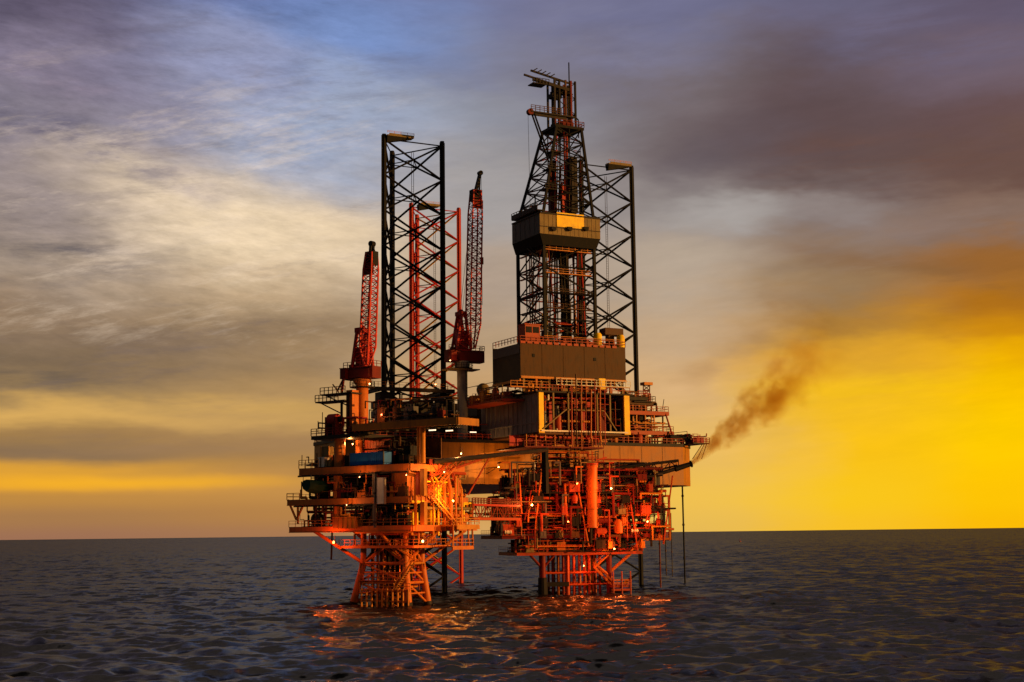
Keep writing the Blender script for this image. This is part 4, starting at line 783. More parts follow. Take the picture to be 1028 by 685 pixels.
for k_ in range(88):
    rnd = random.Random(900 + k_); x = rnd.uniform(a30 + 1, a41); z = rnd.uniform(e_1, e_5 - 2); h_ = rnd.uniform(1.5, 7); y = rnd.uniform(-3.1, -2.1); r_ = rnd.choice((.08, .12, .18, .26))
    pts_ = [(x, y, z), (x, y, min(e_5 + 1, z + h_)), (x + rnd.uniform(-4, 4), y, min(e_5 + 1, z + h_)), (x + rnd.uniform(-4, 4), -.5, min(e_5 + 1, z + h_))]
    pts_[3] = (pts_[2][0], -.5, pts_[2][2])
    P('front_pipe', rnd.choice(FM), RP, lambda m: m.path(pts_, r_), True)
for q_ in range(3):
    zq = (e_2, e_3, e_4)[q_]; clutter(RP, a30 - (1.4, 1.2, -.6)[q_], a30 + 3.5, -2.4, 6, zq, zq + 4, 22, 5, 3, FM, .3, seed=680 + q_); clutter(RP, a41 - 5, a41 + (1, .6, -.5)[q_], -2.4, 6, zq, zq + 4, 18, 4, 2, FM, .3, seed=690 + q_)
ux0, ux1 = F(541, 470, 0)[0], F(604, 470, 0)[0]; ux2 = F(662, 470, 0)[0]; uz = F(580, 453, 0)[1]
clutter(RP, ux0, ux1, -1.5, 6, e_5 - 2, uz, 40, 7, 5, FM, .3, seed=698); clutter(RP, ux1, ux2, -1.5, 6, e_4 + 1, e_5 + 1.2, 34, 8, 4, FM, .28, seed=699)
for k_ in range(14):
    x = a30 + U(0, a41 - a30); P('knee_brace', random.choice(['red_orange', 'dark_red', 'orange']), RP, lambda m: m.tube((x, -2.6, U(e_1, e_3)), (x + U(-3, 3), -2.6, U(e_3, e_5)), .16, 7), True)
clutter(RP, a10 + .5, a11 - .8, -1.6, 2, e_1, e_2 - .5, 40, 12, 5, FM, .24, seed=71)
for z0_, z1_, n_ in ((e_1, e_2, 9), (e_2, e_3, 11), (e_3, e_4, 10)):
    for k in range(n_):
        x = a10 + (a11 - a10) * k / (n_ - 1); P('column', random.choice(['red_orange', 'red_orange', 'orange', 'dark_red']), RP, lambda m: m.beam((x, -.7, z0_), (x, -.7, z1_ - .9), U(.3, .5)))
    P('bulkhead', 'dark', RP, lambda m: m.box(a10 + 2, a11 - 3, 10.5, 10.7, z0_, z1_ - .9))
# right outrigger frame
o0, o1 = F(648, 520, -1)[0], F(672, 520, -1)[0]; oz0 = F(660, 542, -1)[1]; oz1 = F(660, 498, -1)[1]
orr = P('outrigger_frame', 'orange', RP, lambda m: [m.beam(p, q, .4) for p, q in (((o0, -1, oz0), (o1, -1, oz0 + .2)), ((o1, -1, oz0), (o1, -1, oz1)), ((o1 - 2.4, -1, oz0), (o1 - 2.4, -1, oz1)), ((o0, -1, e_3), (o1, -1, e_3)), ((o0, -1, oz0 + 3), (o1, -1, oz0 + 3)), ((o1, -1, oz0), (o1, 8, oz0)), ((o1, -1, oz1), (o1, 8, oz1)), ((o0, -1, oz1), (o1, -1, oz1)))])
P('railing', 'red_orange', orr, lambda m: (m.rail([(o0, -1, oz0 + .4), (o1, -1, oz0 + .4), (o1, 8, oz0 + .4)], 1.2, .9, .07), m.rail([(o0, -1, e_3 + .2), (o1, -1, e_3 + .2)], 1.2, .9, .07)))
clutter(RP, o0, o1 - .4, -.6, 6, oz0 + .3, oz0 + 3, 12, 3, 2, ['red_orange', 'orange', 'red'], seed=65)
P('outrigger_strut', 'orange', RP, lambda m: (m.tube(RIGHT.f3(633, 553, -.8), RIGHT.f3(655, 533, -.8), .32), m.tube(RIGHT.f3(640, 548, -.8), RIGHT.f3(652, 520, -.8), .2)), True)
# big vent column with its hood
v0 = RIGHT.f3(594.5, 530, -2.6); v1 = RIGHT.f3(594.5, 467, -2.6)
vc = P('vent_column', 'orange', RP, lambda m: (m.tube(v0, v1, 1.05, 20), [m.tube(v0.lerp(v1, t), v0.lerp(v1, t) + Z * .25, 1.2, 20) for t in (0, .3, .62, .97)]), True)
P('cap', 'red_orange', vc, lambda m: (m.tube(v1, v1 + Z * .4, 1.25, 20), m.tube(v1 + Z * .4, v1 + Z * 3, .1, 6), m.beam(v1 + Vector((.8, 0, 1)), v1 + Vector((3.2, 0, 1.6)), .25)))
vt = RIGHT.f3(621, 535, -2.4)
P('orange_tank', 'orange', RP, lambda m: m.lathe((vt.x, -2.2, e_2), [(.5, 0), (.95, .3), (.95, 2.6), (.5, 3.1)], 16), True)
vt = RIGHT.f3(563, 553, -.5)
P('orange_tank', 'orange', RP, lambda m: m.box(vt.x - 1, vt.x + .8, -1.3, .3, e_1, e_1 + 2))
P('red_header', 'red', RP, lambda m: (m.box(RIGHT.front(561, 490, -1.2)[0], RIGHT.front(578, 490, -1.2)[0], -1.4, -.4, e_4 - .6, e_4 + .7)))
# christmas-tree stack hanging through the open hull recess
bx = RIGHT.f3(570, 465, 3)
bop = P('riser_stack', 'brown', RP, lambda m: (m.lathe((bx.x, 3, e_4), [(1, 0), (1, 1.5), (.6, 1.6), (.6, 3), (1.1, 3.1), (1.1, 4.6), (.5, 4.8), (.5, 9)], 14)), True)
for dx in (-2.6, -1.7, 1.5, 2.4):
    P('hose', 'black', RP, lambda m: m.path([(bx.x + dx, 2.5, e_4 + 9 - .3 * i if i < 3 else e_4 + 9 - i) if True else None for i in range(9)], .2), True)

# flare/burner boom at the right
r0 = RIGHT.f3(618, 489, -2); r1 = RIGHT.f3(681, 470, -2); r2 = RIGHT.f3(693.5, 466, -2)
bt = thing('burner_boom', 'dark burner boom pointing right from the wellhead platform towards the smoke', 'boom', RIGHT, (r0.x, r0.y, r0.z - .5))
P('lower_pipe', 'dark', bt, lambda m: (m.tube(r0, r1, .42, 10), m.tube(r0 + Z * 1.1 + Vector((0, 1, 0)), r1 + Z * .6 + Vector((0, .6, 0)), .2, 8)), True)
P('burner_head', 'black', bt, lambda m: (m.tube(r1 - (r2 - r1) * .25, r2, .62, 12, .5), m.tube(r2, r2 + (r2 - r1) * .05, .75, 12)), True)
h0 = RIGHT.f3(612, 471, -1); h1 = RIGHT.f3(681, 462.5, -1)
P('upper_pipe', 'dark', bt, lambda m: (m.tube(h0, h1, .3, 8), m.lattice(r0 + Z * .3, h0.lerp(h1, .15), r1, h1, 7, .1)), True)
P('walkway', 'red_orange', bt, lambda m: m.rail([r0 + Vector((0, 1.2, .2)), r1 + Vector((0, 1.2, .2))], 1.1, 1.6, .05))
P('support', 'red_orange', bt, lambda m: [m.tube(r0.lerp(r1, t), Vector((r0.lerp(r1, t).x - 1, 1, e_4)), .18) for t in (.1, .3, .5)])

# hanging caissons and lines at the right
for (u, vt_, vb, rr, bd, lab, mt) in ((685, 488, 587, .2, 4, 'long dark sea-water caisson hanging from the right corner of the hull', 'black'),):
    top_ = RIG.f3(u, vt_, bd); bot = RIG.f3(u + 1, vb, bd)
    t = thing('sea_water_caisson', lab, 'caisson', RIG, (top_.x, bd, -1))
    P('tube', mt, t, lambda m: m.tube((top_.x, bd, -2), (top_.x, bd, htz - 1), rr, 10), True)
    P('clamp', 'dark', t, lambda m: [m.lathe((top_.x, bd, z), [(.3, 0), (.3, .5)], 10) for z in (6, 14, 21)] + [m.box(top_.x - 3, top_.x, bd - .3, bd + .3, hbz + .6, hbz + 1.2)])
for (u, vt_, vb, rr, mt, lab) in ((662, 540, 590, .17, 'dark_red', 'rust-red hanging pipe nearest the wellhead platform, ending at the water'), (668, 540, 578, .12, 'dark', 'thin dark hanging line between two pipes beside the wellhead platform'), (673, 500, 579, .1, 'dark', 'thinnest line hanging beside the long caisson at the right')):
    p = RIGHT.f3(u, vt_, 4); q = RIGHT.f3(u + 1, vb, 4)
    t = thing('hanging_pipe', lab, 'pipe', RIGHT, (p.x, 4, q.z), 'pipes hanging beside the wellhead platform')
    P('tube', mt, t, lambda m: m.tube((p.x, 4, q.z), (p.x, 4, e_3 - .5), rr, 8), True)
    P('coupling', 'brown', t, lambda m: [m.lathe((p.x, 4, q.z + 1 + k * 4), [(rr * 1.5, 0), (rr * 1.5, .4)], 8) for k in range(3)])

build_plant()
# ================================================================== FOOTBRIDGE
ba = CAM + ray(470, 521) * (266 / ray(470, 521).y); bbp = CAM + ray(513, 521) * (283 / ray(513, 521).y)
BR = Frame(ba.x, ba.y, math.degrees(math.atan2(bbp.y - ba.y, bbp.x - ba.x))); BLn = math.hypot(bbp.x - ba.x, bbp.y - ba.y) + 2
bz0 = ba.z; bzt = bz0 + 2.6
bg = thing('footbridge', 'red truss footbridge linking the two platforms low above the sea', 'bridge', BR, (BLn / 2, 0, bz0))
for y in (-1, 1):
    P('bottom_chord', 'red_orange', bg, lambda m: m.beam((0, y, bz0), (BLn, y, bz0), .4, .5)); P('top_chord', 'red', bg, lambda m: m.beam((0, y, bzt), (BLn, y, bzt), .35, .4))
    P('truss_web', 'red_orange', bg, lambda m: m.lattice((0, y, bz0), (0, y, bzt), (BLn, y, bz0), (BLn, y, bzt), 8, .1))
    P('handrail', 'dark_red', bg, lambda m: m.rail([(0, y, bzt + .2), (BLn, y, bzt + .2)], 1.1, 1.2, .05, 3))
P('walkway', 'grating', bg, lambda m: m.box(0, BLn, -.9, .9, bz0 + .26, bz0 + .34))
P('pipe_rack', 'brown', bg, lambda m: [m.tube((0, y, bz0 + 1), (BLn, y, bz0 + 1), .12) for y in (-.5, 0, .5)])

# ================================================================== LOOSE THINGS ON THE DECKS
def at_left(u, v, b): return LEFT.f3(u, v, b)
# blue container
p = LEFT.front(351, 464, -1); p2 = LEFT.front(385, 464, -1); cw = p2[0] - p[0]; chh = LEFT.front(365, 454.5, -1)[1] - d3
t = thing('cargo_container', 'blue ribbed cargo container on the weather deck of the left platform', 'container', LEFT, (p[0], -1, d3))
P('body', 'blue', t, lambda m: (m.box(p[0], p2[0], -1, 1.4, d3 + .15, d3 + chh), [m.box(p[0] + .25 + k * .5, p[0] + .45 + k * .5, -1.05, -1, d3 + .3, d3 + chh - .15) for k in range(int(cw / .5) - 0)]))
P('corner_post', 'grey', t, lambda m: [m.box(x - .09, x + .09, -1.09, -.9, d3, d3 + chh + .04) for x in (p[0], p2[0])])
P('skid', 'dark', t, lambda m: [m.box(p[0] + .3, p2[0] - .3, y, y + .3, d3 + .01, d3 + .15) for y in (-.8, .9)])
a0 = LEFT.front(346, 460, -.5)[0]
t = thing('dark_locker', 'small dark locker hard against the left end of the blue container', 'locker', LEFT, (a0, -.6, d3))
P('body', 'dark', t, lambda m: m.box(a0, p[0] - .25, -.6, 1, d3, d3 + chh - .3)); P('door', 'black', t, lambda m: m.box(a0 + .1, p[0] - .35, -.66, -.6, d3 + .1, d3 + chh - .5))
# lifeboat
l0 = LEFT.f3(304, 481, -3.2); l1 = LEFT.f3(319, 496, -3.2)
t = thing('lifeboat', 'dark green lifeboat hung at the left end under the weather deck', 'lifeboat', LEFT, ((l0.x + l1.x) / 2, -3.2, l1.z))
def lb(m):
    n = 9; vs = []; fs = []
    A0, A1, B0, B1 = l0.x, l1.x + .6, -4.6, 1.5
    for i in range(n):
        tt = i / (n - 1); b = B0 + (B1 - B0) * tt; w = max(.12, math.sin(math.pi * (.1 + .8 * tt)) ** .6) ; c = (A0 + A1) / 2; hw = (A1 - A0) / 2 * w
        top_ = l0.z - .2; bot = l1.z + .9 * (1 - w)
        for (x, z) in ((-1, .62), (-.75, .22), (0, 0), (.75, .22), (1, .62), (.8, .9), (0, 1), (-.8, .9)): vs.append((c + x * hw, b, bot + z * (top_ - bot)))
    for i in range(n - 1):
        for k in range(8): fs.append((i * 8 + k, i * 8 + (k + 1) % 8, (i + 1) * 8 + (k + 1) % 8, (i + 1) * 8 + k))
    fs += [tuple(range(8)), tuple(range((n - 1) * 8, n * 8))[::-1]]; m._add(vs, fs)
P('hull', 'green', t, lb, True); P('fall_hook', 'grey', t, lambda m: [m.tube(((l0.x + l1.x) / 2, y, l0.z - .3), ((l0.x + l1.x) / 2, y, d3 - 1.2), .08) for y in (-3, 0)])
P('cockpit', 'dark', t, lambda m: m.box((l0.x + l1.x) / 2 - .6, (l0.x + l1.x) / 2 + .7, -.6, .7, l0.z - .5, l0.z + .35))
# pale cabinet panel between decks and the dark riser next to it
w0_ = LEFT.f3(379.5, 506, -2.6); w1_ = LEFT.f3(386.5, 479.5, -2.6)
t = thing('service_panel', 'tall pale grey service panel hung on the middle deck edge', 'panel', LEFT, (w0_.x, -2.6, w0_.z))
P('body', 'white', t, lambda m: m.box(w0_.x, w1_.x, -2.9, -2.35, w0_.z, w1_.z)); P('frame', 'pale_grey', t, lambda m: (m.box(w0_.x - .06, w0_.x, -2.95, -2.3, w0_.z - .05, w1_.z + .05), m.box(w1_.x, w1_.x + .06, -2.95, -2.3, w0_.z - .05, w1_.z + .05)))
P('bracket', 'dark', t, lambda m: [m.box(w0_.x + .1, w1_.x - .1, -2.4, -1.9, z, z + .15) for z in (w0_.z + 1, w1_.z - .6)])
k0_ = LEFT.f3(376.5, 530, -2.5); k1_ = LEFT.f3(377.5, 475, -2.5)
t = thing('grey_riser', 'slim dark grey riser pipe just left of the pale service panel', 'pipe', LEFT, (k0_.x, -2.5, k0_.z))
P('tube', 'grey', t, lambda m: m.tube(k0_, (k0_.x + .1, -2.5, k1_.z), .28, 10), True); P('flange', 'dark', t, lambda m: [m.lathe((k0_.x + .05, -2.5, z), [(.42, 0), (.42, .2)], 10) for z in (d1 + .5, d2 + .6, d3 - 1.6)])
# box hung on the lower deck edge
y0_ = LEFT.f3(336, 531, -2.5); y1_ = LEFT.f3(358.5, 519.5, -2.5)
t = thing('deck_bin', 'ochre steel bin hung on the railing of the lowest deck', 'bin', LEFT, (y0_.x, -2.4, y0_.z))
P('body', 'hull', t, lambda m: m.box(y0_.x, y1_.x, -2.9, -2.2, y0_.z, y1_.z)); P('rib', 'orange', t, lambda m: [m.box(y0_.x + (y1_.x - y0_.x) * k / 5 - .06, y0_.x + (y1_.x - y0_.x) * k / 5 + .06, -2.97, -2.9, y0_.z, y1_.z) for k in range(6)]); P('rim', 'amber', t, lambda m: m.box(y0_.x - .1, y1_.x + .1, -3, -2.1, y1_.z, y1_.z + .12))
# reel
rl = LEFT.f3(319, 521, -.6)
t = thing('hose_reel', 'dark round hose reel near the left end of the lowest deck', 'reel', LEFT, (rl.x, -.6, d1))
P('drum', 'dark', t, lambda m: m.tube((rl.x, -1.2, d1 + 1.3), (rl.x, 0, d1 + 1.3), .75, 16), True); P('flange', 'brown', t, lambda m: [m.tube((rl.x, y, d1 + 1.3), (rl.x, y + .1, d1 + 1.3), 1.15, 18) for y in (-1.3, 0)])
P('cradle', 'dark_red', t, lambda m: [m.beam((rl.x + s, y, d1), (rl.x, y, d1 + 1.3), .15) for s in (-.9, .9) for y in (-1.4, .2)])
# white crates on the weather deck
for u, wd, hh_, mt, lab in ((324, 1.5, 1.9, 'white', 'pale square crate on the weather deck left of the orange column'), (331, 1.1, 1.3, 'cladding', 'small beige crate close beside the orange column on the weather deck'), (407, 2.2, 1.5, 'black', 'black covered generator set on the weather deck near the amber posts')):
    x = LEFT.front(u, 463, -.8)[0]
    t = thing('deck_crate' if mt != 'black' else 'generator_set', lab, 'crate' if mt != 'black' else 'generator', LEFT, (x, -.8, d3))
    P('body', mt, t, lambda m: (m.box(x - wd / 2, x + wd / 2, -1.3, .2, d3 + .15, d3 + hh_), m.box(x - wd / 2 - .05, x + wd / 2 + .05, -1.35, .25, d3 + hh_, d3 + hh_ + .08)))
    P('skid', 'dark', t, lambda m: [m.box(x - wd / 2, x + wd / 2, y, y + .2, d3 + .005, d3 + .15) for y in (-1.2, -.1)])
    P('strap', 'brown', t, lambda m: m.box(x - .1, x + .1, -1.39, -1.35, d3 + .15, d3 + hh_))
# red winch drum on the high left platform
wn = LEFT.f3(335, 421, -.5)
t = thing('winch', 'big red winch drum on the highest left-hand gallery', 'winch', LEFT, (wn.x, -.5, lzz))
P('drum', 'red', t, lambda m: m.tube((wn.x - 1, -.5, wn.z), (wn.x + 1, -.5, wn.z), 1.0, 16), True); P('frame', 'dark_red', t, lambda m: [m.box(x - .12, x + .12, -1.5, .5, lzz, wn.z + .4) for x in (wn.x - 1.2, wn.x + 1.2)]); P('motor', 'dark', t, lambda m: m.tube((wn.x + 1.3, -.5, wn.z), (wn.x + 2.1, -.5, wn.z), .5, 10), True)
# yellow drum cage, gas rack on the weather deck far left
gx = LEFT.f3(329, 452, 1)
t = thing('tote_tank', 'beige tote tank standing on a frame left of the orange column', 'tank', LEFT, (gx.x, 1, d3))
P('tank', 'cladding', t, lambda m: m.box(gx.x - .9, gx.x + .9, .3, 2, d3 + 1.9, d3 + 4)); P('frame', 'amber', t, lambda m: ([m.beam((gx.x + s, y, d3), (gx.x + s, y, d3 + 4.1), .12) for s in (-1, 1) for y in (.2, 2.1)], m.beam((gx.x - 1, .2, d3 + 1.85), (gx.x + 1, .2, d3 + 1.85), .1), m.beam((gx.x - 1, 2.1, d3 + 1.85), (gx.x + 1, 2.1, d3 + 1.85), .1)))
# liferaft canisters on the right platform
proto = None
for u, lab in ((604, 'white liferaft drum on the wellhead platform rail, right of the vent column'), (510, 'white liferaft drum at the left end of the wellhead platform rail'), (637, 'white liferaft drum near the right end of the wellhead platform rail')):
    x = F(u, 536, -2.3)[0]
    if proto is None:
        proto = thing('liferaft_canister', lab, 'liferaft', RIGHT, (x, -2.35, e_2 + .1), 'liferaft drums on the wellhead platform rail')
        P('drum', 'white', proto, lambda m: m.tube((x - .7, -2.35, e_2 + .7), (x + .7, -2.35, e_2 + .7), .38, 14), True)
        P('band', 'dark', proto, lambda m: [m.tube((x + s, -2.35, e_2 + .7), (x + s + .1, -2.35, e_2 + .7), .4, 14) for s in (-.4, .3)])
        [P('cradle', 'red_orange', proto, lambda m: m.box(x + s - .06, x + s + .06, -2.6, -2.1, e_2 + .1, e_2 + .45)) for s in (-.5, .5)]
    else:
        c = copy_tree(proto); c.location = RIGHT.w(x, -2.35, e_2 + .1); c['label'] = lab
# small orange buoy on the far water
bp = sea_at(743, 544)
FB = Frame(bp.x, bp.y, 0)
t = thing('marker_buoy', 'tiny orange marker buoy afloat far right of the rig', 'buoy', FB, (0, 0, 0))
P('float', 'orange', t, lambda m: m.lathe((0, 0, -.6), [(.5, 0), (1.3, .4), (1.3, 1.1), (.5, 1.6)], 14), True); P('mast', 'red_orange', t, lambda m: (m.tube((0, 0, 1), (0, 0, 3), .15), m.ball((0, 0, 3.1), .4)))

# ---- lit flood lamps, with added fill lamps among them
def lamp(label, fr, p, col='lamp_glass', r=.36, watt=2500, color=(1, .42, .12), aim=None, name='flood_lamp', group='lit flood lamps', arm=0.):
    p0_ = Vector(p); p = p0_ - Vector((0, arm, 0)); r *= .52; t = thing(name, label, 'lamp', fr, tuple(p), group)
    P('housing', 'dark', t, lambda m: (m.tube(p + Vector((0, .05, 0)), p + Vector((0, .55, 0)), r * 1.15, 12, r * .7), m.beam(p + Vector((0, .3, 0)), p + Vector((0, .3, 1.2)), .1)), True)
    if arm: P('arm', 'dark', t, lambda m: (m.tube(p + Vector((0, .5, 0)), p0_ + Vector((0, 1.2, 0)), .09, 6), m.tube(p + Vector((0, .5, 0)), p0_ + Vector((0, 1.2, -1.4)), .06, 6)))  # arm added to carry the light off the face and soften hot spots
    P('lens', col, t, lambda m: m.tube(p + Vector((0, -.06, 0)), p + Vector((0, .04, 0)), r, 14))
    if watt:
        ld = bpy.data.lights.new('lamp_light', 'POINT'); ld.energy = watt; ld.color = color; ld.shadow_soft_size = .22
        lo_ = bpy.data.objects.new('lamp_light', ld); COL.objects.link(lo_); lo_.parent = t; lo_.location = (0, -.8, .1)
    return t
W = 1500
lamp('round red-glowing lamp under the lowest deck, above the left splayed strut', LEFT, LEFT.f3(335, 544.5, -2.8), 'red_lamp', .5, W * 1.2, (1, .14, .02))
lamp('round pale-glowing lamp under the lowest deck near the right jacket leg', LEFT, LEFT.f3(424.5, 543.5, -2.8), 'lamp_glass', .45, W * 1.2, (1, .16, .02))
lamp('small red-glowing lamp among dark machinery under the left lattice leg', LEFT, LEFT.f3(383, 416.5, -1.5), 'red_lamp', .32, 300, (1, .3, .1))
lamp('small glowing lamp beside the top of the left crane column', LEFT, LEFT.f3(371, 385.5, 1.5), 'lamp_glass', .3, 160)
lamp('glowing lamp in the red pipe frame right of the amber posts', LEFT, LEFT.s3(463, 455.5, 3.4), 'lamp_glass', .3, 900)
lamp('small glowing lamp under the red house of the centre crane', RIG, RIG.f3(452, 362, -9), 'lamp_glass', .28, 150)
lamp('bright white lamp between the burner boom and the vent column', RIGHT, RIGHT.f3(608, 491, -3.2), 'lamp_glass', .38, W * 1.9, (1, .18, .03), arm=3.5)
lamp('pale lamp on the lowest wellhead deck right of centre', RIGHT, RIGHT.f3(613.5, 551, -2.2), 'lamp_glass', .32, 1300, (1, .14, .02), arm=2)
lamp('pale lamp on the right outrigger of the wellhead platform', RIGHT, RIGHT.f3(645, 524, -2.4), 'lamp_glass', .3, 2200, (1, .18, .03), arm=3)
lamp('white lamp low at the left end of the wellhead pipework', RIGHT, RIGHT.f3(530, 507.5, -2.6), 'lamp_glass', .4, 2000, (1, .17, .03), arm=3)
lamp('faint lamp in the gap under the top deck, behind the blue container', LEFT, LEFT.f3(354, 446, 2.6), 'lamp_glass', .25, 800, (1, .4, .1))
lamp('lamp at the foot of the tall black leg, right-hand end of its frame', RIG, RIG.f3(437, 386, -4), 'lamp_glass', .26, 250)
lamp('lamp inside the jacket just above the water between the orange legs', LEFT, Vector((-6, 4.5, zj * .8)), 'lamp_glass', .3, 600, (1, .16, .03))
lamp('lamp among the conductors of the wellhead jacket near the water', RIGHT, Vector((xr * .6, -.8, F(590, 568, 0)[1])), 'lamp_glass', .26, 800, (1, .13, .02))
lamp('bright lamp held out from the amber risers at the right-hand face of the left platform', LEFT, LEFT.s3(455, 503, 5.2), 'lamp_glass', .3, 1700, (1, .28, .03))
lamp('small lamp at the head of the amber risers, just under the slender boom', LEFT, LEFT.s3(446, 474, 4.6), 'lamp_glass', .26, 1300, (1, .34, .05))
lamp('dim added fill lamp below the weather deck, left of the pale service panel', LEFT, LEFT.f3(361, 479, -3.6), 'lamp_glass', .2, 400, (1, .36, .10))  # fill lamp added to brighten the platform front, no known source
lamp('dim added fill lamp below the weather deck, right of the pale service panel', LEFT, LEFT.f3(408, 477, -3.6), 'lamp_glass', .2, 350, (1, .36, .10))  # added without a known source, lifts the dark deck front
lamp('dim added fill lamp below the middle deck, above the ochre steel bin', LEFT, LEFT.f3(348, 507, -3.6), 'lamp_glass', .2, 300, (1, .36, .10))  # added fill light for the lower front, no known fixture here
lamp('dim red fill lamp added high in the wellhead pipework, just left of the vent column', RIGHT, RIGHT.f3(575, 486, -3.2), 'red_lamp', .3, 1000, (1, .15, .02), arm=3)  # added to even out the light over the wellhead pipework
lamp('dim red fill lamp added in the middle of the wellhead pipework, below the vent column foot', RIGHT, RIGHT.f3(566, 524, -3.2), 'red_lamp', .3, 1000, (1, .15, .02), arm=3)  # second fill lamp, added so the red light spreads evenly
lamp('lone lamp on a long added arm at the hull edge, between the two platforms', RIG, RIG.f3(490, 470, -8.6), 'lamp_glass', .26, 2600, (1, .46, .12), arm=5)
# strip lamps under the top deck
for u, v, lab in ((434, 432, 'pale strip lamp under the ochre top girder, left of a matching pair'), (451, 432.5, 'pale strip lamp under the ochre top girder, nearest the crane pedestal'), (475, 434, 'pale strip lamp just right of the grey crane pedestal')):
    pp = RIG.f3(u, v, -9) if u > 470 else LEFT.f3(u, v, 3)
    fr = RIG if u > 470 else LEFT
    t = thing('strip_lamp', lab, 'lamp', fr, tuple(pp), 'strip lamps below the top deck')
    P('tube', 'strip_lamp', t, lambda m: m.box(pp.x - .75, pp.x + .75, pp.y - .1, pp.y + .1, pp.z - .1, pp.z + .1)); P('bracket', 'dark', t, lambda m: (m.box(pp.x - .85, pp.x + .85, pp.y - .14, pp.y + .14, pp.z + .1, pp.z + .2), m.beam(pp + Z * .2, pp + Z * 1.2, .08)))

# ================================================================== SEA
def sea():
    rng = np.random.RandomState(3)
    ang = np.concatenate([np.linspace(-180, -24, 60)[:-1], np.linspace(-24, 24, 760), np.linspace(24, 180, 60)[1:-1]]) * math.pi / 180
    rr = [20.]
    while rr[-1] < 60000:
        r = rr[-1]; k = .05 if r < 85 else (.0018 if r < 900 else (.004 if r < 2200 else .06)); rr.append(r * (1 + k))
    rr = np.array(rr); A, RR = np.meshgrid(ang, rr); X = RR * np.sin(A); Y = RR * np.cos(A); H = np.zeros_like(X); DX = np.zeros_like(X); DY = np.zeros_like(X)
    pole = np.minimum(1, np.abs(RR) / 60)
    X = X.astype(np.float32); Y = Y.astype(np.float32)
    for i in range(120):
        wl = 1.0 * (10 / 1.0) ** rng.rand(); th = math.radians(-95 + rng.randn() * 36); k = 2 * math.pi / wl
        amp = SLOPE * (2 / 120) ** .5 / k * (1.15 if wl < 3.5 else .75); ph = rng.rand() * 6.283
        last = wl * 90 if wl < 8 else 2000
        m_ = int(np.searchsorted(rr, last)); cut = np.clip((last - RR[:m_]) / (last * .4), 0, 1).astype(np.float32)
        s = (k * (X[:m_] * math.cos(th) + Y[:m_] * math.sin(th)) + ph).astype(np.float32); cs = np.cos(s) * cut * (amp * .8)
        H[:m_] += amp * cut * np.sin(s); DX[:m_] += math.cos(th) * cs; DY[:m_] += math.sin(th) * cs
    for wl, th, amp in ((31, -80, .05), (23, -118, .03), (44, -98, .06)):
        k = 2 * math.pi / wl; th = math.radians(th); H += amp * np.clip((2500 - RR) / 900, 0, 1) * np.sin(k * (X * math.cos(th) + Y * math.sin(th)))
    dense = (np.abs(A) < math.radians(25)) * np.clip((RR - 70) / 25, 0, 1)
    H *= dense; X2 = X + DX * dense; Y2 = Y + DY * dense
    n, mm = X.shape; V = np.stack([X2, Y2, H], -1).reshape(-1, 3)
    idx = np.arange(n * mm).reshape(n, mm); nx = np.roll(idx, -1, 1)
    Q = np.stack([idx[:-1], nx[:-1], nx[1:], idx[1:]], -1).reshape(-1, 4)[:, ::-1]
    V = np.vstack([V, [[0, 0, 0]]]); c = n * mm
    T = np.stack([np.full(mm, c), nx[0], idx[0]], -1)[:, ::-1]; T = T[:, [0, 1, 2]]
    me = bpy.data.meshes.new('sea'); me.vertices.add(len(V)); me.vertices.foreach_set('co', V.astype(np.float32).ravel())
    loops = np.concatenate([Q.ravel(), T.ravel()]).astype(np.int32); me.loops.add(len(loops)); me.loops.foreach_set('vertex_index', loops)
    npoly = len(Q) + len(T); st = np.concatenate([np.arange(len(Q)) * 4, len(Q) * 4 + np.arange(len(T)) * 3]).astype(np.int32)
    me.polygons.add(npoly); me.polygons.foreach_set('loop_start', st); me.polygons.foreach_set('use_smooth', np.ones(npoly, bool)); me.update(calc_edges=True); me.validate()
    o = bpy.data.objects.new('sea', me); COL.objects.link(o); o['kind'] = 'structure'; o['label'] = 'dark rippled open sea reaching to the horizon'; o['category'] = 'sea'
    m = bpy.data.materials.new('sea_water'); m.use_nodes = True; nt = m.node_tree; b = nt.nodes['Principled BSDF']; L = nt.links.new
    b.inputs['Base Color'].default_value = (.007, .008, .012, 1); b.inputs['Roughness'].default_value = .17; b.inputs['IOR'].default_value = 1.333
    tc = nt.nodes.new('ShaderNodeTexCoord')
    def noise(sc, stretch, det, rot=0):
        mp = nt.nodes.new('ShaderNodeMapping'); mp.inputs['Scale'].default_value = (stretch, 1, 1); mp.inputs['Rotation'].default_value = (0, 0, rot); L(tc.outputs['Object'], mp.inputs['Vector'])
        n = nt.nodes.new('ShaderNodeTexNoise'); n.inputs['Scale'].default_value = sc; n.inputs['Detail'].default_value = det; n.inputs['Roughness'].default_value = .62; L(mp.outputs['Vector'], n.inputs['Vector']); return n
    chop = noise(1.7, .6, 5, -.2); swell = noise(.15, .8, 5, .12); gust = noise(.42, 1.2, 5, -.1); slick = noise(.012, .35, 3, .5)
    mr = nt.nodes.new('ShaderNodeMapRange'); mr.inputs['From Min'].default_value = .40; mr.inputs['From Max'].default_value = .58; mr.inputs['To Min'].default_value = .3; mr.inputs['To Max'].default_value = 1; L(slick.outputs['Fac'], mr.inputs['Value'])
    def vm(op, a, b=None, sc=None):
        n = nt.nodes.new('ShaderNodeVectorMath'); n.operation = op; L(a, n.inputs[0])
        if isinstance(b, tuple): n.inputs[1].default_value = b
        elif b is not None: L(b, n.inputs[1])
        if sc is not None: L(sc, n.inputs['Scale'])
        return n.outputs[0]
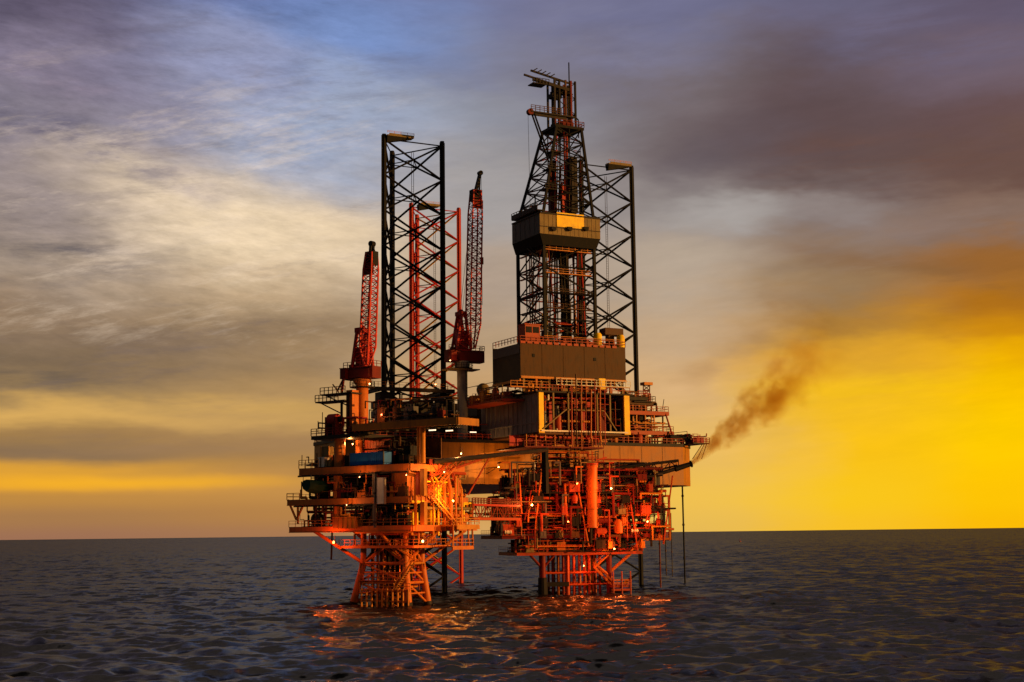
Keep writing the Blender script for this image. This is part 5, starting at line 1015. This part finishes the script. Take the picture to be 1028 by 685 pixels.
    t1 = vm('MULTIPLY', vm('SUBTRACT', chop.outputs['Color'], (.5, .5, .5)), (CHOP, CHOP * 1.25, 0)); t2 = vm('MULTIPLY', vm('SUBTRACT', swell.outputs['Color'], (.5, .5, .5)), (.7, 2.0, 0)); t3 = vm('MULTIPLY', vm('SUBTRACT', gust.outputs['Color'], (.5, .5, .5)), (.8, 2.3, 0))
    ge = nt.nodes.new('ShaderNodeNewGeometry')
    nn = vm('NORMALIZE', vm('ADD', ge.outputs['Normal'], vm('ADD', vm('SCALE', vm('ADD', t1, t3), sc=mr.outputs['Result']), t2)))
    # a wind-roughened sea never mirrors fully at a low angle: its reflectance levels off
    nt.nodes.remove(b)
    df_ = nt.nodes.new('ShaderNodeBsdfDiffuse'); df_.inputs['Color'].default_value = (.002, .003, .006, 1)
    gl = nt.nodes.new('ShaderNodeBsdfGlossy'); gl.inputs['Roughness'].default_value = .23; L(nn, gl.inputs['Normal'])
    fr_ = nt.nodes.new('ShaderNodeFresnel'); fr_.inputs['IOR'].default_value = 1.333; L(nn, fr_.inputs['Normal'])
    mn = nt.nodes.new('ShaderNodeMath'); mn.operation = 'MINIMUM'; ms_ = nt.nodes.new('ShaderNodeMath'); ms_.operation = 'POWER'; L(fr_.outputs[0], ms_.inputs[0]); ms_.inputs[1].default_value = 1.55; L(ms_.outputs[0], mn.inputs[0]); mn.inputs[1].default_value = REFL
    mxs = nt.nodes.new('ShaderNodeMixShader'); L(mn.outputs[0], mxs.inputs[0]); L(df_.outputs[0], mxs.inputs[1]); L(gl.outputs[0], mxs.inputs[2]); L(mxs.outputs[0], nt.nodes['Material Output'].inputs['Surface'])
    me.materials.append(m)
REFL = .24; CHOP = .6; SLOPE = .33
sea()

# ================================================================== SKY AND LIGHT
SUN_AZ, SUN_EL = 104, 5.0       # degrees clockwise from the view direction, and above the horizon
world = bpy.data.worlds.new('World'); S.world = world; world.use_nodes = True; nt = world.node_tree; L = nt.links.new
bgn = nt.nodes['Background']
def val(x, sock):
    if isinstance(x, (int, float)): sock.default_value = x
    else: L(x, sock)
def M(op, a, b=0., c=0.):
    n = nt.nodes.new('ShaderNodeMath'); n.operation = op
    for k, x in enumerate((a, b, c)): val(x, n.inputs[k])
    return n.outputs[0]
def SS(x, lo, hi):
    n = nt.nodes.new('ShaderNodeMapRange'); n.interpolation_type = 'SMOOTHSTEP'; n.inputs['From Min'].default_value = lo; n.inputs['From Max'].default_value = hi; L(x, n.inputs['Value']); return n.outputs['Result']
def MIXC(f, a, b):
    n = nt.nodes.new('ShaderNodeMix'); n.data_type = 'RGBA'; val(f, n.inputs['Factor'])
    for x, s in ((a, n.inputs['A']), (b, n.inputs['B'])):
        if isinstance(x, tuple): s.default_value = (*x, 1)
        else: L(x, s)
    return n.outputs['Result']
tc = nt.nodes.new('ShaderNodeTexCoord'); sx = nt.nodes.new('ShaderNodeSeparateXYZ'); L(tc.outputs['Generated'], sx.inputs[0])
az0 = M('MULTIPLY', M('ARCTAN2', sx.outputs[0], sx.outputs[1]), 57.2958); el0 = M('MULTIPLY', M('ARCSINE', sx.outputs[2]), 57.2958)
def NZ(scale, sx_, sy_, det=6, rough=.6, rot=0, w=0.):
    """Cloud noise in degrees of azimuth and height, stretched along the horizon."""
    cx = nt.nodes.new('ShaderNodeCombineXYZ')
    ca, sa = math.cos(rot), math.sin(rot)
    L(M('MULTIPLY', M('ADD', M('MULTIPLY', az0, ca), M('MULTIPLY', el0, sa)), sx_), cx.inputs[0]); L(M('MULTIPLY', M('ADD', M('MULTIPLY', az0, -sa), M('MULTIPLY', el0, ca)), sy_), cx.inputs[1]); cx.inputs[2].default_value = w
    n = nt.nodes.new('ShaderNodeTexNoise'); n.inputs['Scale'].default_value = scale; n.inputs['Detail'].default_value = det; n.inputs['Roughness'].default_value = rough; L(cx.outputs[0], n.inputs['Vector']); return n.outputs['Fac']
w1 = NZ(.25, .35, 1, 5, .6, .05, 3.1); w2 = NZ(.25, .35, 1, 5, .6, -.1, 7.7)
az = M('ADD', az0, M('MULTIPLY', M('SUBTRACT', w1, .5), 7.)); el = M('ADD', el0, M('MULTIPLY', M('SUBTRACT', w2, .5), M('MULTIPLY', SS(el0, -1, 12), 5.)))
elw = M('ADD', el, M('MULTIPLY', M('SUBTRACT', NZ(.9, .12, 1, 4, .6, .02, 11.), .5), SS(el0, .3, 4)))
def dirpx(u, v):
    d = ray(u, v); return math.degrees(math.atan2(d.x, d.y)), math.degrees(math.asin(d.z))
def ramp(u, stops):
    n = nt.nodes.new('ShaderNodeValToRGB'); cr = n.color_ramp; cr.interpolation = 'EASE'
    st = sorted((max(0, min(1, dirpx(u, v)[1] / 24.)), c) for v, c in stops)
    while len(cr.elements) < len(st): cr.elements.new(.5)
    for e, (p, c) in zip(cr.elements, st): e.position = p; e.color = (*lin(c), 1)
    L(M('DIVIDE', elw, 24.), n.inputs['Fac']); return n.outputs['Color']
cL = ramp(60, [(541, (158, 112, 84)), (520, (168, 122, 76)), (500, (192, 138, 66)), (486, (232, 165, 50)), (472, (222, 160, 55)), (455, (140, 112, 82)), (438, (160, 124, 76)), (420, (214, 168, 92)), (400, (150, 122, 84)), (375, (124, 103, 80)), (320, (142, 118, 94)), (262, (156, 138, 122)), (205, (146, 132, 128)), (130, (128, 120, 132)), (60, (122, 113, 132)), (5, (94, 86, 106))])
cM = ramp(300, [(541, (168, 120, 80)), (515, (182, 130, 72)), (490, (196, 142, 74)), (465, (176, 132, 76)), (445, (166, 128, 84)), (420, (196, 154, 92)), (395, (176, 140, 92)), (345, (146, 120, 90)), (300, (176, 150, 118)), (240, (216, 191, 158)), (190, (190, 176, 164)), (130, (156, 156, 172)), (60, (132, 142, 176)), (5, (104, 122, 170))])
cC = ramp(480, [(536, (214, 164, 96)), (500, (206, 150, 76)), (450, (204, 156, 92)), (390, (196, 156, 108)), (340, (180, 152, 120)), (280, (174, 154, 136)), (200, (164, 158, 156)), (120, (142, 142, 152)), (60, (128, 128, 148)), (5, (116, 118, 150))])
cN = ramp(690, [(536, (232, 186, 84)), (500, (240, 192, 80)), (450, (234, 186, 96)), (390, (216, 174, 122)), (330, (196, 165, 130)), (270, (178, 160, 142)), (205, (150, 140, 136)), (150, (116, 104, 104)), (80, (120, 110, 114)), (5, (112, 112, 142))])
cS = ramp(840, [(531, (248, 192, 36)), (500, (250, 198, 28)), (450, (249, 193, 22)), (395, (240, 184, 38)), (360, (222, 162, 46)), (328, (176, 128, 58)), (290, (152, 122, 88)), (250, (140, 116, 98)), (205, (138, 124, 120)), (160, (104, 84, 78)), (90, (100, 84, 88)), (5, (104, 100, 124))])
cR = ramp(950, [(531, (252, 188, 6)), (500, (254, 196, 4)), (440, (255, 203, 0)), (390, (248, 190, 0)), (362, (234, 170, 4)), (335, (206, 138, 14)), (300, (176, 112, 26)), (250, (150, 104, 60)), (212, (134, 108, 94)), (175, (106, 80, 72)), (120, (104, 80, 80)), (60, (112, 96, 108)), (5, (98, 88, 108))])
A = lambda u: dirpx(u, 340)[0]
c = MIXC(SS(az, A(40), A(300)), cL, cM); c = MIXC(SS(az, A(300), A(480)), c, cC); c = MIXC(SS(az, A(480), A(690)), c, cN); c = MIXC(SS(az, A(690), A(840)), c, cS); c = MIXC(SS(az, A(835), A(1000)), c, cR)
def patch(c, u, v, ru, rv, col, amt, rot=0, tex=None, soft=1.0):
    """A cloud body: an uneven ellipse of sky with a given colour, edges torn by the noise above."""
    a0, e0_ = dirpx(u, v); k = 57.2958 / FPX
    dx = M('SUBTRACT', az, a0); dy = M('SUBTRACT', el, e0_); ca, sa = math.cos(rot), math.sin(rot)
    x = M('DIVIDE', M('ADD', M('MULTIPLY', dx, ca), M('MULTIPLY', dy, sa)), ru * k); y = M('DIVIDE', M('ADD', M('MULTIPLY', dx, -sa), M('MULTIPLY', dy, ca)), rv * k)
    r = M('SQRT', M('ADD', M('MULTIPLY', x, x), M('MULTIPLY', y, y)))
    f = M('MULTIPLY', M('SUBTRACT', 1., SS(r, 1 - soft, 1.15)), amt)
    if tex is not None: f = M('MULTIPLY', f, tex)
    return MIXC(f, c, lin(col))
streak = SS(NZ(.6, .24, 1., 9, .68, .1, 1.), .40, .60); streak2 = SS(NZ(.8, .12, 1, 9, .68, .04, 5.), .40, .60); soft = SS(NZ(.3, .5, 1, 5, .55, -.3, 9.), .3, .62)
c = patch(c, 370, 40, 170, 70, (114, 138, 188), .9); c = patch(c, 345, 130, 150, 72, (154, 166, 190), .95); c = patch(c, 230, 60, 120, 50, (142, 146, 176), .7, -.4); c = patch(c, 300, 120, 120, 70, (140, 142, 168), .4, -.5, streak)
c = patch(c, 235, 222, 200, 58, (228, 204, 170), .95, -.25, None); c = patch(c, 190, 190, 90, 30, (212, 192, 172), .85, -.5, streak); c = patch(c, 330, 215, 90, 30, (218, 196, 168), .7, .0, streak)
c = patch(c, 80, 150, 170, 30, (88, 84, 108), .9, -.2, streak); c = patch(c, 70, 245, 150, 26, (100, 92, 94), .9, -.08, streak2); c = patch(c, 40, 75, 110, 30, (150, 134, 150), .6, -.4, streak)
c = patch(c, 120, 335, 260, 34, (124, 104, 87), .7, .03, streak2); c = patch(c, 40, 385, 130, 16, (92, 82, 74), .7, .02, streak2); c = patch(c, 250, 410, 170, 16, (208, 164, 90), .6, .03, streak2); c = patch(c, 120, 445, 180, 13, (150, 118, 88), .7, 0, streak2); c = patch(c, 110, 484, 200, 9, (248, 178, 40), .8, .0, None)
c = patch(c, 810, 125, 200, 95, (94, 75, 76), .9, -.1); c = patch(c, 720, 150, 120, 60, (98, 88, 96), .6, .2, soft); c = patch(c, 740, 215, 110, 24, (172, 166, 162), .75, .02, None); c = patch(c, 660, 275, 90, 40, (186, 168, 148), .5)
c = patch(c, 900, 170, 190, 40, (110, 78, 66), .7, -.1, streak2); c = patch(c, 960, 215, 120, 16, (140, 118, 108), .6, -.08, streak2); c = patch(c, 920, 265, 150, 24, (134, 94, 54), .6, -.12, streak2); c = patch(c, 860, 205, 60, 16, (150, 138, 134), .6, 0, None); c = patch(c, 1000, 250, 110, 28, (156, 98, 34), .6, -.1, None)
c = patch(c, 822, 324, 80, 32, (140, 96, 46), .85, -.2, soft); c = patch(c, 725, 372, 40, 20, (176, 132, 88), .5, .5, soft); c = patch(c, 790, 320, 60, 34, (150, 112, 72), .6, .3, soft); c = patch(c, 930, 400, 200, 26, (252, 200, 0), .4, -.06, streak2)
c = patch(c, 620, 30, 150, 40, (128, 126, 150), .5, -.2, streak); c = patch(c, 900, 30, 180, 26, (110, 104, 130), .6, -.15, streak2)
wisp = M('MULTIPLY', SS(NZ(.75, .2, 1., 10, .72, .22, 51.), .50, .68), M('MULTIPLY', M('SUBTRACT', 1., SS(az0, -9, 0)), M('MULTIPLY', SS(el0, 6, 9), M('SUBTRACT', 1., SS(el0, 15, 20)))))
c = MIXC(M('MULTIPLY', wisp, .36), c, lin((226, 204, 180)))
wisd = M('MULTIPLY', SS(NZ(.8, .16, 1., 10, .72, .1, 61.), .52, .68), M('MULTIPLY', M('SUBTRACT', 1., SS(az0, -8, 2)), SS(el0, 3, 6)))
c = MIXC(M('MULTIPLY', wisd, .28), c, lin((96, 88, 96)))
# fine wisps over everything
f2 = M('SUBTRACT', NZ(2.8, .26, 1., 9, .7, -.1, 21.), .5); f3 = M('SUBTRACT', NZ(.95, .3, 1., 9, .7, -.2, 31.), .5)
lw = M('MULTIPLY', M('SUBTRACT', 1., SS(az0, -12, 2)), SS(el0, 4, 10))
h2 = nt.nodes.new('ShaderNodeHueSaturation'); L(c, h2.inputs['Color']); L(M('ADD', M('ADD', 1., M('MULTIPLY', lw, .12)), M('MULTIPLY', M('ADD', M('MULTIPLY', f2, .75), M('MULTIPLY', f3, .75)), lw)), h2.inputs['Value']); c = h2.outputs['Color']
fine = M('SUBTRACT', NZ(1.1, .22, 1., 8, .65, .12, 2.), .5)
hs = nt.nodes.new('ShaderNodeHueSaturation'); L(c, hs.inputs['Color']); L(M('ADD', 1., M('MULTIPLY', fine, M('MULTIPLY', .32, SS(el0, .5, 5)))), hs.inputs['Value']); c = hs.outputs['Color']
# away from the photographed part the sky turns to clear dusk
sky = nt.nodes.new('ShaderNodeTexSky'); sky.sky_type = 'NISHITA'; sky.sun_disc = False; sky.sun_elevation = R(SUN_EL); sky.sun_rotation = R(SUN_AZ); sky.dust_density = 3; sky.altitude = 0
sk = nt.nodes.new('ShaderNodeVectorMath'); sk.operation = 'SCALE'; L(sky.outputs[0], sk.inputs[0]); sk.inputs['Scale'].default_value = .05
ov = MIXC(SS(NZ(.2, .5, .7, 5, .6, .3, 41.), .35, .65), (.05, .040, .038), (.15, .12, .105))
c = MIXC(SS(el0, 22, 40), c, ov)
away = M('MULTIPLY', SS(M('ABSOLUTE', az0), 40, 100), M('SUBTRACT', 1., SS(el0, 30, 60)))
c = MIXC(away, c, sk.outputs[0])
L(c, bgn.inputs['Color']); bgn.inputs['Strength'].default_value = 1.0

sd_ = bpy.data.lights.new('sun', 'SUN'); sd_.energy = 5.0; sd_.angle = R(.6); sd_.color = (1, .47, .11)
so = bpy.data.objects.new('sun', sd_); COL.objects.link(so)
sv = Vector((math.sin(R(SUN_AZ)) * math.cos(R(SUN_EL)), math.cos(R(SUN_AZ)) * math.cos(R(SUN_EL)), math.sin(R(SUN_EL))))
so.rotation_euler = sv.to_track_quat('Z', 'Y').to_euler(); so.location = sv * 500

# ================================================================== SMOKE
def smoke():
    w0 = RIGHT.w(*r2); Yd = w0.y + 6
    w1 = CAM + ray(836, 342) * (Yd / ray(836, 342).y)
    ax = w1 - w0; Ln = ax.length; q = ax.to_track_quat('X', 'Z')
    me = bpy.data.meshes.new('smoke_plume'); mb = MB(); n = 16
    prof = [(-.2, .55), (1.5, 1.2), (4, 2.2), (8, 3.6), (13, 6), (22, 9.5), (Ln, 14), (Ln + 3, 11)]
    for x, r in prof: mb.v += [Vector((x, r * math.cos(2 * math.pi * i / n), r * math.sin(2 * math.pi * i / n))) for i in range(n)]
    for j in range(len(prof) - 1): mb.f += [(j * n + i, j * n + (i + 1) % n, (j + 1) * n + (i + 1) % n, (j + 1) * n + i) for i in range(n)]
    mb.f += [tuple(range(n))[::-1], tuple(range((len(prof) - 1) * n, len(prof) * n))]
    me.from_pydata([tuple(v) for v in mb.v], [], mb.f); o = bpy.data.objects.new('smoke_plume', me); COL.objects.link(o)
    o.location = w0; o.rotation_mode = 'QUATERNION'; o.rotation_quaternion = q; o['kind'] = 'stuff'; o['label'] = 'brown smoke drifting up and right from the burner boom tip'; o['category'] = 'smoke'
    m = bpy.data.materials.new('smoke'); m.use_nodes = True; nt = m.node_tree; L = nt.links.new
    nt.nodes.remove(nt.nodes['Principled BSDF']); v = nt.nodes.new('ShaderNodeVolumePrincipled'); L(v.outputs[0], nt.nodes['Material Output'].inputs['Volume'])
    v.inputs['Color'].default_value = (.30, .12, .02, 1); v.inputs['Absorption Color'].default_value = (.62, .20, .0, 1); v.inputs['Anisotropy'].default_value = .2
    def MM(op, a, b=0.):
        n = nt.nodes.new('ShaderNodeMath'); n.operation = op
        for k, x in enumerate((a, b)):
            if isinstance(x, (int, float)): n.inputs[k].default_value = x
            else: L(x, n.inputs[k])
        return n.outputs[0]
    tc = nt.nodes.new('ShaderNodeTexCoord')
    wn = nt.nodes.new('ShaderNodeTexNoise'); wn.inputs['Scale'].default_value = .16; wn.inputs['Detail'].default_value = 3; L(tc.outputs['Object'], wn.inputs['Vector'])
    sb = nt.nodes.new('ShaderNodeVectorMath'); sb.operation = 'SUBTRACT'; L(wn.outputs['Color'], sb.inputs[0]); sb.inputs[1].default_value = (.5, .5, .5)
    s0 = nt.nodes.new('ShaderNodeSeparateXYZ'); L(tc.outputs['Object'], s0.inputs[0])
    grow = MM('MINIMUM', MM('MAXIMUM', MM('MULTIPLY', MM('SUBTRACT', s0.outputs[0], 1.), .07), 0.), 1.)
    sc = nt.nodes.new('ShaderNodeVectorMath'); sc.operation = 'SCALE'; L(sb.outputs[0], sc.inputs[0]); L(MM('MULTIPLY', grow, 10.), sc.inputs['Scale'])
    ad = nt.nodes.new('ShaderNodeVectorMath'); L(tc.outputs['Object'], ad.inputs[0]); L(sc.outputs[0], ad.inputs[1])
    s1 = nt.nodes.new('ShaderNodeSeparateXYZ'); L(ad.outputs[0], s1.inputs[0])
    rad = MM('SQRT', MM('ADD', MM('MULTIPLY', s1.outputs[1], s1.outputs[1]), MM('MULTIPLY', s1.outputs[2], s1.outputs[2])))
    lim = MM('ADD', .5, MM('MULTIPLY', MM('MAXIMUM', s0.outputs[0], 0.), .235))
    lim = MM('MINIMUM', lim, 10.0)
    core = MM('MAXIMUM', MM('SUBTRACT', 1., MM('DIVIDE', rad, lim)), 0.)
    pf = nt.nodes.new('ShaderNodeTexNoise'); pf.inputs['Scale'].default_value = .24; pf.inputs['Detail'].default_value = 5; pf.inputs['Roughness'].default_value = .6; L(tc.outputs['Object'], pf.inputs['Vector'])
    puff = nt.nodes.new('ShaderNodeMapRange'); puff.inputs['From Min'].default_value = .40; puff.inputs['From Max'].default_value = .58; L(pf.outputs['Fac'], puff.inputs['Value'])
    pz_ = MM('MAXIMUM', puff.outputs[0], MM('SUBTRACT', 1., MM('MULTIPLY', MM('MAXIMUM', s0.outputs[0], 0.), .14)))
    fade = MM('MAXIMUM', MM('MINIMUM', MM('DIVIDE', MM('SUBTRACT', Ln + 1, s0.outputs[0]), 24.), 1.), 0.)
    L(MM('MULTIPLY', MM('MULTIPLY', MM('MULTIPLY', core, pz_), fade), M('MINIMUM', 1., 1.) if False else MM('MINIMUM', MM('DIVIDE', 3.3, lim), 7.0)), v.inputs['Density'])
    me.materials.append(m)
smoke()
